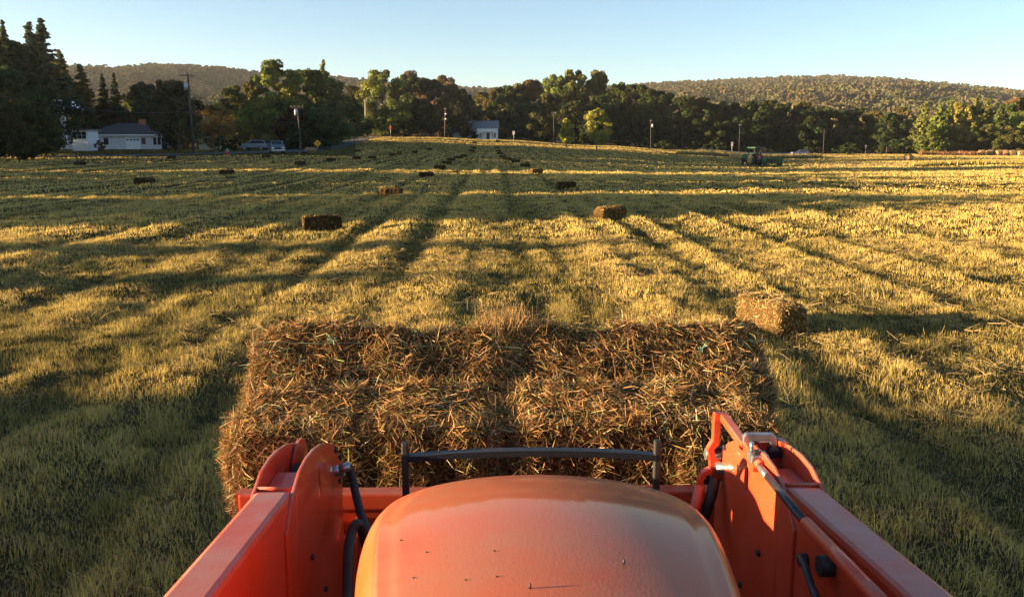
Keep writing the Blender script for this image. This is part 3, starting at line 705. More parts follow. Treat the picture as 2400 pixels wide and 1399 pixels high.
shadowtree(-96, 141, 17.5, 2, .9, 'dark tree out of view left, in the woods level with the sun porch')
shadowtree(-98, 149, 18.5, 4, .9, 'dark tree out of view left, in the woods level with the bungalow')
shadowtree(-102, 157, 19, 0, .9, 'dark tree out of view left, deeper in the woods behind the bungalow')
shadowtree(-72, 68.3, 5.2, 1, .8, 'low roadside tree out of view left in the gap before the tall dense group')
shadowtree(-72, 70.9, 4.8, 3, .8, 'second low roadside tree out of view left in the same gap')
shadowtree(-71, 35.6, 6.0, 5, .5, 'low roadside tree out of view left in the narrow gap beyond the first spruces')
shadowtree(-86, 114, 14, 2, .9, 'dark tree out of view left, across the road from the woods')
shadowtree(-73, 97.5, 14.5, 2, .8, 'dark roadside tree out of view left, just short of the road')
shadowtree(-69, 103, 12.5, 5, .8, 'dark roadside tree out of view left, where the woods begin')
# ---------------------------------------------------------------- hills and their forest
def ridge(us, vs, D_, u): return 2.45+(335-np.interp(u, us, vs))/2000*D_
def make_hill(name, us, vs, D0, D1, tint, seed, step, z0=3, sz=(8, 13), lab=''):
    t_ = (np.array(us)-1160)/2000
    def hz(x, y):
        t = x/np.maximum(y, 1); r_ = 2.45+(335-np.interp(t, t_, vs)-17)/2000*D1
        s = np.clip((y-D0)/(D1-D0), 0, 1.6); s = np.where(s > 1, 1-(s-1)*.9, s); e = np.maximum(s, 0)**1.25
        return z0+(r_-z0)*e + ((noise(x/110, y/150, seed)-.5)*22+(noise(x/45, y/90, seed+1)-.5)*12)*np.sin(np.pi*np.clip(s, 0, 1))
    tt = np.linspace(t_[0], t_[-1], 90); dd = np.linspace(D0, D1*1.25, 50); TT, DD = np.meshgrid(tt, dd)
    X = TT*DD; Z = hz(X, DD); V = np.stack([X, DD, Z], -1).reshape(-1, 3); a = np.arange(49)[:, None]*90+np.arange(89)[None, :]
    o = link(name, np_mesh(name, V, np.stack([a, a+1, a+91, a+90], -1).reshape(-1, 4), M_hill, smooth=True)); tag(o, kind='structure')
    r = np.random.default_rng(seed); area = (t_[-1]-t_[0])*(D1*D1*1.1-D0*D0)/2; n = int(area/step)
    d = np.sqrt(D0**2+((D1*1.05)**2-D0**2)*r.random(n)); x = (t_[0]+(t_[-1]-t_[0])*r.random(n))*d
    z = hz(x, d)
    return np.stack([x, d, z], -1), r, sz
protos = bpy.data.collections.new('crown_kinds')
M_far = bpy.data.materials.new('forest_foliage'); M_far.use_nodes = True
_n = M_far.node_tree; _n.nodes.clear(); _o = _n.nodes.new('ShaderNodeOutputMaterial'); _d = _n.nodes.new('ShaderNodeBsdfDiffuse')
_a = _n.nodes.new('ShaderNodeAttribute'); _a.attribute_name = 'col'; _i = _n.nodes.new('ShaderNodeObjectInfo'); _r = _n.nodes.new('ShaderNodeValToRGB')
cols = [(.07, .09, .04), (.11, .125, .048), (.15, .15, .058), (.17, .14, .07), (.12, .13, .05), (.19, .145, .065), (.15, .155, .06), (.095, .105, .05)]
el = _r.color_ramp.elements; el[0].color = (*cols[0], 1); el[1].position = 1; el[1].color = (*cols[-1], 1)
for i in range(1, len(cols)-1): e_ = el.new(i/(len(cols)-1)); e_.color = (*cols[i], 1)
_m = _n.nodes.new('ShaderNodeMix'); _m.data_type = 'RGBA'; _m.blend_type = 'MULTIPLY'; _m.inputs[0].default_value = 1
_z = _n.nodes.new('ShaderNodeTexNoise'); _z.inputs['Scale'].default_value = .012; _z.inputs['Detail'].default_value = 3; _n.links.new(_i.outputs['Location'], _z.inputs['Vector'])
_w = _n.nodes.new('ShaderNodeMapRange'); _w.inputs[1].default_value = .3; _w.inputs[2].default_value = .7; _n.links.new(_z.outputs[0], _w.inputs[0])
_x = _n.nodes.new('ShaderNodeMix'); _x.data_type = 'FLOAT'; _x.inputs[0].default_value = .55; _n.links.new(_i.outputs['Random'], _x.inputs[2]); _n.links.new(_w.outputs[0], _x.inputs[3]); _n.links.new(_x.outputs[0], _r.inputs[0]); _n.links.new(_r.outputs[0], _m.inputs[6]); _n.links.new(_a.outputs['Color'], _m.inputs[7])
_g = _n.nodes.new('ShaderNodeHueSaturation'); _g.inputs['Value'].default_value = .84; _g.inputs['Saturation'].default_value = .92
_n.links.new(_m.outputs[2], _g.inputs['Color']); _n.links.new(_g.outputs[0], _d.inputs[0]); _n.links.new(_d.outputs[0], _o.inputs[0])
for i in range(4):
    cm = decid_crown('forest_crown', 400+i, w=.5, bot=0, ncl=26, n=900, leaf=.045); cm.materials.clear(); cm.materials.append(M_far)
    protos.objects.link(bpy.data.objects.new('forest_crown', cm))
def gn_forest(name, P, r, sz, lab):
    n = len(P); me = bpy.data.meshes.new(name); me.vertices.add(n); me.vertices.foreach_set('co', P.astype(np.float32).ravel())
    s = me.attributes.new('scl', 'FLOAT', 'POINT'); s.data.foreach_set('value', (sz[0]+(sz[1]-sz[0])*r.random(n)**1.8).astype(np.float32))
    q = me.attributes.new('rz', 'FLOAT', 'POINT'); q.data.foreach_set('value', (r.random(n)*6.28).astype(np.float32))
    k = me.attributes.new('kk', 'INT', 'POINT'); k.data.foreach_set('value', r.integers(0, 4, n).astype(np.int32))
    o = link(name, me); tag(o, lab, 'forest', kind='stuff')
    ng = bpy.data.node_groups.new(name, 'GeometryNodeTree'); ng.interface.new_socket('Geometry', in_out='INPUT', socket_type='NodeSocketGeometry'); ng.interface.new_socket('Geometry', in_out='OUTPUT', socket_type='NodeSocketGeometry')
    N = ng.nodes; gi = N.new('NodeGroupInput'); go = N.new('NodeGroupOutput'); ip = N.new('GeometryNodeInstanceOnPoints')
    ci = N.new('GeometryNodeCollectionInfo'); ci.inputs[0].default_value = protos; ci.inputs[1].default_value = True; ci.inputs[2].default_value = True
    def na(nm, ty): a = N.new('GeometryNodeInputNamedAttribute'); a.data_type = ty; a.inputs[0].default_value = nm; return a.outputs[0]
    cx = N.new('ShaderNodeCombineXYZ'); L = ng.links.new
    L(gi.outputs[0], ip.inputs['Points']); L(ci.outputs[0], ip.inputs['Instance']); ip.inputs['Pick Instance'].default_value = True
    L(na('kk', 'INT'), ip.inputs['Instance Index']); L(na('rz', 'FLOAT'), cx.inputs[2]); L(cx.outputs[0], ip.inputs['Rotation']); L(na('scl', 'FLOAT'), ip.inputs['Scale'])
    L(ip.outputs[0], go.inputs[0]); md = o.modifiers.new('forest', 'NODES'); md.node_group = ng
    return o
h1 = make_hill('hill', [-300, 0, 180, 300, 430, 520, 620, 700, 800, 860, 950], [175, 160, 160, 165, 158, 165, 177, 183, 187, 192, 206], 420, 1300, 1, 51, 42)
gn_forest('forest', h1[0], h1[1], (6, 15), 'autumn forest covering the left hill behind the houses')
h2 = make_hill('hill', [760, 860, 950, 1100, 1150, 1250, 1400, 1500], [200, 196, 199, 205, 205, 207, 208, 205], 700, 1500, 1, 52, 80)
gn_forest('forest', h2[0], h2[1], (9, 14), 'reddish forest on the low ridge seen in the gap above the white house')
h3 = make_hill('hill', [1300, 1450, 1500, 1600, 1700, 1830, 1950, 2100, 2250, 2400, 2650], [206, 202, 198, 192, 187, 180, 178, 186, 200, 214, 228], 450, 1800, 1, 53, 60)
gn_forest('forest', h3[0], h3[1], (7, 16), 'brown and green forest covering the broad hill on the right')

# ---------------------------------------------------------------- roads
def ribbon(name, pts, wd, m, lift=.03, z_extra=0):
    V = []; Fq = []; P = []
    for i in range(len(pts)-1):
        for k in range(14):
            t = k/14; P.append((pts[i][0]*(1-t)+pts[i+1][0]*t, pts[i][1]*(1-t)+pts[i+1][1]*t))
    P.append(pts[-1][:2])
    for i, p in enumerate(P):
        a = P[max(0, i-1)]; b = P[min(len(P)-1, i+1)]; d = Vector((b[0]-a[0], b[1]-a[1])).normalized(); n = Vector((-d.y, d.x))
        for s in (-.5, 0, .5):
            x = p[0]+n.x*wd*s; y = p[1]+n.y*wd*s; z = float(ground(np.array([x]), np.array([y]))[0])
            z = max(z, gz(x, y)+.06)
            V.append((x, y, z+lift+z_extra))
    for i in range(len(P)-1):
        for s in (0, 1): k = i*3+s; Fq.append((k, k+1, k+4, k+3))
    o = link(name, np_mesh(name, np.array(V), np.array(Fq), m, smooth=True)); tag(o, kind='structure'); return o
def gp(u, D_): p = at_d(u, D_); return (p.x, p.y)
ribbon('road', [gp(-700, 96), gp(-200, 105), gp(0, 112), gp(300, 120), gp(560, 126), gp(680, 136), gp(760, 158), gp(810, 190), gp(840, 222), gp(870, 255), gp(900, 300)], 6.5, M_tarmac)
ribbon('road', [gp(1500, 246), gp(1640, 244), gp(1800, 240), gp(2000, 238), gp(2120, 240)], 6.5, M_tarmac)

# ---------------------------------------------------------------- buildings
def gable_poly(w, h): return [(-w/2, 0), (w/2, 0), (0, h)]
def window(parent, c, w, h, nrm='y', mull=1, frame=.07, rows=1):
    mb = MB(); cx, cy, cz = c
    for s in (-1, 1): mb.box((cx+s*(w/2+frame/2), cy, cz), (frame, .06, h+2*frame)); mb.box((cx, cy, cz+s*(h/2+frame/2)), (w, .06, frame))
    for k in range(mull): mb.box((cx-w/2+(k+1)*w/(mull+1), cy-.005, cz), (frame*.7, .05, h))
    for k in range(rows-1): mb.box((cx, cy-.008, cz-h/2+(k+1)*h/rows), (w, .045, frame*.5))
    f = mb.build('window', M_whitetrim, parent); MB().box((cx, cy+.01, cz), (w, .03, h)).build('pane', M_glass, f); return f
def hiproof(parent, x0, x1, y0, y1, z, h, m, over=.5, gable=False, name='roof'):
    mb = MB(); x0 -= over; x1 += over; y0 -= over; y1 += over; ym = (y0+y1)/2; ins = 0 if gable else (y1-y0)/2*.9
    A = [(x0, y0, z), (x1, y0, z), (x1, y1, z), (x0, y1, z)]; B = [(x0, y0, z-.18), (x1, y0, z-.18), (x1, y1, z-.18), (x0, y1, z-.18)]
    r0 = (x0+ins, ym, z+h); r1 = (x1-ins, ym, z+h); v = [mb.bm.verts.new(p) for p in A+B+[r0, r1]]
    for f in [(0, 1, 9, 8), (2, 3, 8, 9), (1, 2, 9), (3, 0, 8), (4, 5, 1, 0), (5, 6, 2, 1), (6, 7, 3, 2), (7, 4, 0, 3), (7, 6, 5, 4)]: mb.bm.faces.new([v[i] for i in f])
    return mb.build(name, m, parent)
def X_at(u, D_): return at_d(u, D_).x
# bungalow
D_ = 157; xl = X_at(206, D_); xr = X_at(388, D_); zb = gz((xl+xr)/2, D_); 
b = empty('bungalow', (0, 0, zb)); tag(b, 'white bungalow with dark hip roof, brick chimney and garage door', 'house')
L = xr-xl; MB().box(((xl+xr)/2, D_+4.2, 1.25), (L, 8.4, 2.7)).build('wall', M_white, b)
rf = hiproof(b, xl, xr-2, D_, D_+8.4, 2.62, 2.1, M_roof)
MB().box((X_at(316, D_), D_+4, 4.75), (1.1, .8, 1.3)).build('chimney', M_brick, rf)
MB().box(((xl+xr)/2-.8, D_-.56, 2.52), (L, .05, .2)).build('fascia', M_whitetrim, b)
MB().box((X_at(312, D_), D_-.05, 1.15), (2.5, .1, 2.3)).build('garage_door', M_whitetrim, b)
for k in range(4): MB().box((X_at(312, D_)-.9+k*.6, D_-.11, 1.7), (.38, .04, .26)).build('door_pane', M_glass, b)
for (u, w_, h_, mu) in [(249, .9, 1.3, 0), (337, .8, 1.1, 0), (364, .7, 1.3, 0), (373, .7, 1.3, 0)]: window(b, (X_at(u, D_), D_-.03, 1.45), w_, h_, mull=mu)
MB().box((X_at(385, D_), D_-.05, 1.0), (.9, .08, 2.0)).build('door', M_dark, b)
# sun porch
D_ = 146; xl = X_at(169, D_); xr = X_at(206, D_); xm = (xl+xr)/2; b = empty('sun_porch', (0, 0, gz(xm, D_))); tag(b, 'small white sun porch with a band of windows at the left end of the bungalow', 'porch')
MB().box((xm, D_+2, 1.7), (xr-xl, 4, 3.4)).build('wall', M_whitetrim, b); MB().box((xm, D_+2, 3.5), (xr-xl+.7, 4.7, .22)).build('roof', M_roofgrey, b)
window(b, (xm, D_-.02, 2.6), xr-xl-.4, 1.15, mull=2, rows=2)
# wing left of porch
D_ = 158; xl = X_at(140, D_); xr = X_at(170, D_); b = empty('outbuilding', (0, 0, gz(xl, D_))); tag(b, 'low grey white outbuilding half hidden by the dark tree left of the porch', 'shed')
MB().box(((xl+xr)/2, D_+2, 1), (xr-xl, 4, 2.1)).build('wall', M_white, b); hiproof(b, xl, xr, D_, D_+4, 2.05, 1.0, M_roofgrey, .3, True)
# white gabled house behind
D_ = 135; b = empty('gabled_house', (0, 0, gz(X_at(132, D_), D_))); tag(b, 'white gable of a taller house peeking over the dark woods', 'house'); xm = X_at(130, D_)
MB().plate([(-1.2, -6.2), (1.2, -6.2), (1.2, 0), (0, 1.0), (-1.2, 0)], D_, D_+.4, axis='y').build('wall', M_whitetrim, b, (xm+.5, 0, 6.9))
mb = MB(); mb.quad((xm+.5, D_-.4, 8.05), (xm+.5, D_+6, 8.05), (xm+2.0, D_+6, 6.75), (xm+2.0, D_-.4, 6.75)); mb.quad((xm+.5, D_-.4, 8.05), (xm+.5, D_+6, 8.05), (xm-1.1, D_+6, 6.75), (xm-1.1, D_-.4, 6.75))
mb.box((xm-2.2, D_+1, 7.75), (4.2, 2.5, .12)); mb.build('roof', M_whitetrim, b)
# pale yellow building
D_ = 152; xl = X_at(466, D_); xr = X_at(508, D_); b = empty('cottage', (0, 0, gz(xl, D_))); tag(b, 'small pale yellow building with one window under the golden tree', 'shed')
MB().box(((xl+xr)/2, D_+2.5, 1.25), (xr-xl, 5, 2.6)).build('wall', M_yellowwall, b); window(b, (X_at(482, D_), D_-.03, 1.55), .75, .9, mull=0); hiproof(b, xl, xr, D_, D_+5, 2.5, 1.3, M_roof, .3, True)
# little white shed right
D_ = 160; xl = X_at(668, D_); xr = X_at(692, D_); b = empty('garden_shed', (0, 0, gz(xl, D_))); tag(b, 'little grey shed with a pale gable under the trees behind the second pole', 'shed')
MB().box(((xl+xr)/2, D_+1.5, 1), (xr-xl, 3, 2.2)).build('wall', M_galv, b); hiproof(b, xl, xr, D_, D_+3, 2.1, 1, M_whitetrim, .3, True)
# white farmhouse on the rise
D_ = 262; xl = X_at(1118, D_); xr = X_at(1167, D_); b = empty('farmhouse', (0, 0, at_y(1140, 331, D_).z)); tag(b, 'white farmhouse with grey roof and portico on the skyline of the rise', 'house')
MB().box(((xl+xr)/2, D_+4, 1.9), (xr-xl, 8, 3.9)).build('wall', M_whitetrim, b)
MB().box((X_at(1107, D_), D_+4.6, 1.9), (X_at(1118, D_)-X_at(1096, D_), 6.4, 3.8)).build('side_wall', M_white, b)
hiproof(b, X_at(1098, D_), xr, D_, D_+8, 3.85, 2.2, M_roofgrey, .35, True)
for u in (1128, 1158): window(b, (X_at(u, D_), D_-.03, 1.6), 1.1, 1.4, mull=1)
xm = X_at(1144, D_); MB().box((xm, D_-.04, 1.3), (1.0, .06, 2.2)).build('door', M_dark, b)
mb = MB(); mb.plate([(-1.9, 0), (1.9, 0), (0, .8)], D_-1.8, D_, axis='y')
for s in (-1.6, -.6, .6, 1.6): mb.box((s, D_-1.6, -1.35), (.16, .16, 2.7))
mb.build('portico', M_whitetrim, b, (xm, 0, 2.7))
D_ = 264; xm = X_at(1072, D_); b = empty('garage', (0, 0, at_y(1072, 328, D_).z)); tag(b, 'low dark garage roof left of the white farmhouse', 'shed')
MB().box((xm, D_+2, 1.1), (2.8, 4, 2.3)).build('wall', M_galv, b); hiproof(b, xm-1.4, xm+1.4, D_, D_+4, 2.2, 1, M_roofgrey, .3, True)

# ---------------------------------------------------------------- utility poles
def pole(lab, u0, vb, u1, vt, D_, arm=None, trans=None, m=None, rad=.15, lamp=None):
    base = at_d(u0, D_); top = at_y(u1, vt, D_); e = empty('utility_pole', base); tag(e, lab, 'utility pole', 'utility poles along the roads')
    t = top-base; MB().tube([(0, 0, -.3), t*.5, t], [rad, rad*.85, rad*.65], 8).build('post', m or M_pole, e)
    if arm:
        zc = at_y(u1, arm[1], D_).z-base.z; xa = at_y(arm[0], arm[1], D_).x-base.x; xb = at_y(arm[2], arm[1], D_).x-base.x
        mb = MB(); mb.box(((xa+xb)/2, -.2, zc), (xb-xa, .12, .14)).build('crossarm', m or M_pole, e)
        mb = MB()
        for q in (xa+.15, xa+(xb-xa)*.33, xa+(xb-xa)*.67, xb-.15): mb.tube([(q, -.2, zc+.06), (q, -.2, zc+.3)], [.04, .03], 6)
        mb.build('insulators', M_galv, e)
    if trans:
        zc = at_y(trans[0], trans[1], D_).z-base.z; xc = at_y(trans[0], trans[1], D_).x-base.x; hh = trans[2]
        MB().tube([(xc, -.35, zc-hh/2), (xc, -.35, zc+hh/2), (xc, -.35, zc+hh/2+.12)], [.28, .28, .1], 12).build('transformer', M_galv, e)
    if lamp:
        for v in lamp:
            q = at_y(u1+2, v, D_)-base; MB().sphere(q, .3, 8, (1, 1, .7)).build('lamp', M_whitetrim, e)
    return top
p1 = pole('tall weathered utility pole with crossarm and transformer before the left houses', 452, 350, 440, 172, 128, (421, 178, 457), (438, 205, 1.0), rad=.19)
p2 = pole('utility pole with transformer between the pickup and the diamond sign', 705, 345, 697, 249, 142, (681, 253, 712), (695, 265, .9))
p3 = pole('dim utility pole with pale crossarm in the trees left of the road', 812, 325, 806, 238, 205, (795, 241, 816), (808, 253, 1.2))
p4 = pole('pale sunlit utility pole at the top of the road', 857, 318, 856, 234, 235, (851, 238, 861), None, M_polelit, .2)
p5 = pole('utility pole with two white lamps left of the white farmhouse', 1043, 320, 1043, 254, 240, (1040, 258, 1047), None, rad=.16, lamp=(268, 280))
p6 = pole('faint utility pole with pale crossarm left of the two golden trees', 1299, 330, 1297, 262, 252, (1292, 267, 1303), None, rad=.11)
p7 = pole('utility pole with small transformer against the dark trees', 1526, 341, 1525, 283, 244, (1522, 285, 1529), (1529, 296, .9), M_pole, .11)
p8 = pole('utility pole with short crossarm behind the green tractor', 1733, 345, 1734, 292, 246, (1730, 295, 1738), None, M_pole, .10)
p9 = pole('slim pale pole at the right end of the dark tree line', 1931, 352, 1932, 303, 246, None, None, M_pole, .10)
def cable(a, b, sag, lab, rad=.02):
    pts = [a.lerp(b, k/16) - Vector((0, 0, sag*4*(k/16)*(1-k/16))) for k in range(17)]
    o = MB().tube(pts, rad, 4).build('overhead_cable', M_dark); tag(o, lab, 'cable')
cable(at_y(-60, 214, 100), at_y(444, 262, 128), 1.0, 'single overhead cable running from the left edge to the first pole', .05)
cable(at_y(444, 262, 128), at_y(700, 290, 142), .9, 'low cable between the first and second utility poles', .035)
cable(p1, p2, 1.0, 'upper wire between the tops of the first and second poles', .025)
cable(at_y(701, 290, 142), at_y(810, 296, 205), 1.2, 'low cable from the second pole towards the dim pole', .035)
cable(at_y(857, 280, 235), at_y(1043, 281, 240), .5, 'cable between the pale pole and the lamp pole', .035)

# ---------------------------------------------------------------- signs and small roadside things
M_sign = mat('yellow_sign', (.85, .38, .03), .5); M_red = mat('red_paint', (.65, .03, .02), .5); M_teal = mat('teal_paint', (.05, .45, .33), .5); M_signw = mat('white_sign', (.6, .59, .55), .6)
def signpost(name, lab, u, vt, D_, kind):
    p = at_d(u, D_); topz = at_y(u, vt, D_).z-p.z; e = empty(name, p); tag(e, lab, 'sign')
    MB().tube([(0, 0, -.2), (0, 0, topz)], .045, 6).build('post', M_galv, e)
    if kind == 'diamond':
        s = .62; MB().plate([(0, -s), (s, 0), (0, s), (-s, 0)], -.08, -.05, axis='y').build('panel', M_sign, e, (0, 0, topz-s*.9))
        mb = MB(); mb.box((0, -.095, topz-s*.95), (.07, .01, .55)); mb.box((.12, -.095, topz-s*.75), (.3, .01, .07)); mb.build('symbol', M_black, e)
    if kind == 'panel': MB().box((0, -.07, topz-.5), (.62, .03, .95), bev=.01).build('panel', M_signw, e)
    if kind == 'double':
        for k in (.25, .85): MB().tube([(0, -.1, topz-k), (0, -.06, topz-k)], .3, 12).build('disc', M_signw, e)
    if kind == 'red':
        MB().plate([(.38*math.cos(a), .38*math.sin(a)) for a in [math.pi/8+k*math.pi/4 for k in range(8)]], -.08, -.05, axis='y').build('panel', M_red, e, (0, 0, topz-.4))
        MB().box((.02, -.09, topz-.02), (.12, .03, .5)).build('plate', M_signw, e)
    if kind == 'green': MB().box((0, -.07, topz-.45), (.95, .03, .7)).build('panel', mat('green_board', (.12, .22, .16), .6), e)
    if kind == 'small': MB().box((0, -.06, topz-.2), (.5, .03, .4)).build('panel', M_galv, e)
    return e
signpost('road_sign', 'yellow diamond warning sign at the roadside left of the bend', 744, 329, 146, 'diamond')
signpost('road_sign', 'upright white sign lit by the sun on the skyline right of the farmhouse', 1204, 308, 240, 'panel')
signpost('road_sign', 'double headed white road sign behind the green tractor', 1716, 334, 240, 'double')
signpost('road_sign', 'small red octagonal sign on the skyline under the broad lit tree', 916, 297, 240, 'red')
signpost('notice_board', 'dull green board on a post beside the foot of the first pole', 459, 316, 140, 'green')
signpost('roadside_marker', 'small grey roadside marker under the dark trees at right', 2030, 341, 242, 'small')
p = onground(533, 364); e = empty('fire_hydrant', p); tag(e, 'red and white fire hydrant with teal cap at the road edge', 'hydrant')
MB().tube([(0, 0, 0), (0, 0, .45), (0, 0, .62)], [.16, .16, .14], 10).build('barrel', M_red, e); MB().sphere((0, 0, .68), .18, 10, (1, 1, .8)).build('cap', M_teal, e)
MB().tube([(-.26, 0, .5), (.26, 0, .5)], .07, 8).build('nozzles', M_signw, e)
# guard rail
e = empty('guard_rail', (0, 0, 0)); tag(e, 'long grey guard rail along the far road behind the green tractor', 'guard rail'); mb = MB(); mp = MB()
pts = [at_d(u, 234) + Vector((0, 0, .62)) for u in range(1640, 1871, 23)]
for a, c in zip(pts[:-1], pts[1:]):
    for dz in (-.1, .1): mb.tube([a+Vector((0, 0, dz)), c+Vector((0, 0, dz))], .07, 5)
for a in pts: mp.box((a.x, a.y+.1, a.z-.35), (.12, .14, .8))
mb.build('rail', M_galv, e); mp.build('posts', M_pole, e)
# weeds and tufts at the field edge
def weeds(lab, u0, u1, D0, D1, n, h, col, name='weeds'):
    r = np.random.default_rng(int(u0)); u = u0+(u1-u0)*r.random(n); d = D0+(D1-D0)*r.random(n)
    x = (u-1160)/2000*d; z = macro(x, d); hh = h*(.35+.9*r.random(n))*(.4+.9*noise(x/1.5, d/2, 3))
    az = r.random(n)*6.28; w_ = (.03+.05*r.random(n))*(1+d[0]/200); V = np.empty((n, 3, 3))
    V[:, 0] = np.stack([x-np.cos(az)*w_, d-np.sin(az)*w_, z-.03], -1); V[:, 1] = np.stack([x+np.cos(az)*w_, d+np.sin(az)*w_, z-.03], -1); V[:, 2] = np.stack([x+r.normal(size=n)*.15, d+r.normal(size=n)*.1, z+hh], -1)
    C = np.repeat(np.array([col])*(.5+.9*r.random((n, 1))), 3, 0)
    o = link(name, np_mesh(name, V.reshape(-1, 3), np.arange(3*n).reshape(-1, 3), M_grass, C)); tag(o, lab, 'weeds', kind='stuff')
weeds('tall golden weeds at the field edge on the far right', 2130, 2460, 117, 131, 9000, .62, (.34, .28, .085))
weeds('thin dry weeds crossing the field left of the single round bale', 1880, 2200, 122, 146, 7000, .4, (.42, .31, .13))
weeds('dry grass and brush along the bank behind the green tractor', 1580, 1920, 205, 228, 14000, .8, (.2, .17, .07))
weeds('pile of bright dry grass left of the green tractor', 1707, 1736, 194, 203, 3500, 1.0, (.62, .42, .16))
weeds('tuft of dry grass beside the yellow diamond sign', 726, 748, 137, 139, 700, 1.0, (.5, .34, .18))
weeds('reddish brush under the lit pines', 2150, 2310, 231, 242, 12000, .9, (.28, .15, .08))

# ---------------------------------------------------------------- vehicles
M_rim = mat('wheel_rim', (.5, .5, .52), .35, metal=.7); M_light = mat('lamp_glass', (.85, .85, .8), .15); M_taill = mat('tail_lamp', (.5, .02, .02), .3)
def vehicle(name, lab, cat, loc, rz, paintcol, prof, glass, L, W, wheelx, wr=.37):
    """side profile (x,z) extruded across the width; x forward"""
    e = empty(name, loc, rz); tag(e, lab, cat)
    pm = paint(name+'_paint', paintcol, tuple(c*.7+.1 for c in paintcol), rough=.25, damt=.15, coat=.8)
    o = MB().plate(prof, -W/2, W/2, axis='y').build('body', pm, e, bev=.07)
    hood_z = max(z for x, z in prof)
    cab = MB(); gx = glass
    cab.plate([(gx[0][0], gx[0][1]), (gx[1][0], gx[1][1]), (gx[2][0], gx[2][1]), (gx[3][0], gx[3][1])], -W/2*.86, W/2*.86, axis='y').build('cab', pm, e, bev=.06)
    # glazing set just proud of the cab
    wz0 = gx[0][1]+.08; 
    mb = MB()
    for s in (-1, 1):
        yy = s*(W/2*.86+.004); q = [(gx[0][0]-.28, wz0), (gx[1][0]+.2, wz0), (gx[2][0]+.1, gx[2][1]-.1), (gx[3][0]-.12, gx[3][1]-.1)]
        mb.quad(*[(a, yy, c) for a, c in q])
    mb.build('side_window', M_glass, e)
    def sl(a, c, o_):   # a window on the slope from a to c
        a = Vector((a[0], 0, a[1])); c = Vector((c[0], 0, c[1])); n = Vector((-(c-a).z, 0, (c-a).x)).normalized()*o_; a2 = a.lerp(c, .15)+n; c2 = a.lerp(c, .9)+n; w_ = W/2*.74
        return (a2+Vector((0, -w_, 0)), a2+Vector((0, w_, 0)), c2+Vector((0, w_, 0)), c2+Vector((0, -w_, 0)))
    MB().quad(*sl(gx[0], gx[3], -.012)).build('windscreen', M_glass, e)
    MB().quad(*sl(gx[1], gx[2], .012)).build('rear_window', M_glass, e)
    for s in (-1, 1):
        MB().box((L/2-.03, s*(W/2-.28), .82), (.1, .36, .2), bev=.03).build('headlight', M_light, e)
        MB().box((-L/2+.02, s*(W/2-.2), .9), (.08, .2, .3), bev=.02).build('tail_light', M_taill, e)
        MB().box((gx[0][0]-.35, s*(W/2+.1), 1.2), (.12, .22, .18), bev=.03).build('mirror', M_black, e)
        for wx in wheelx:
            t = MB(); t.tube([(wx, s*(W/2-.22), wr), (wx, s*(W/2+.02), wr)], wr, 20); w_ = t.build('wheel', M_black, e, bev=.04)
            MB().tube([(wx, s*(W/2-.1), wr), (wx, s*(W/2+.035), wr)], wr*.6, 14).build('rim', M_rim, w_)
    MB().box((L/2+.02, 0, .78), (.06, W*.42, .24), bev=.02).build('grille', M_black, e)
    MB().box((L/2+.04, 0, .5), (.14, W*.96, .2), bev=.04).build('bumper', M_rim, e)
    MB().box((L/2+.12, 0, .5), (.02, .32, .15)).build('number_plate', M_signw, e)
    return e
pick = [(-2.7, .45), (2.7, .45), (2.72, .95), (2.55, 1.12), (1.2, 1.2), (1.2, 1.22), (-.9, 1.22), (-2.7, 1.2)]
suv = [(-2.3, .4), (2.3, .4), (2.32, .85), (2.15, 1.02), (1.0, 1.1), (-2.3, 1.1)]
p = onground(649, 361); vehicle('pickup_truck', 'dark grey pickup truck with chrome bumper driving towards us on the road', 'pickup truck', p, R(-72), (.12, .14, .18), pick, [(1.25, 1.18), (-.95, 1.18), (-.75, 1.85), (.55, 1.87)], 5.4, 1.95, (-1.75, 1.8), .4)
p = at_d(597, 146); vehicle('parked_car', 'pale blue car parked side on behind the dark pickup', 'car', p, R(172), (.20, .25, .31), suv, [(1.0, 1.05), (-2.2, 1.05), (-1.9, 1.62), (.3, 1.64)], 4.6, 1.8, (-1.4, 1.45), .34)
p = at_d(1877, 237); vehicle('distant_car', 'tiny dark blue car on the far road under the dark trees', 'car', p, R(175), (.05, .07, .16), suv, [(1.0, 1.05), (-2.2, 1.05), (-1.9, 1.62), (.3, 1.64)], 4.6, 1.8, (-1.4, 1.45), .34)
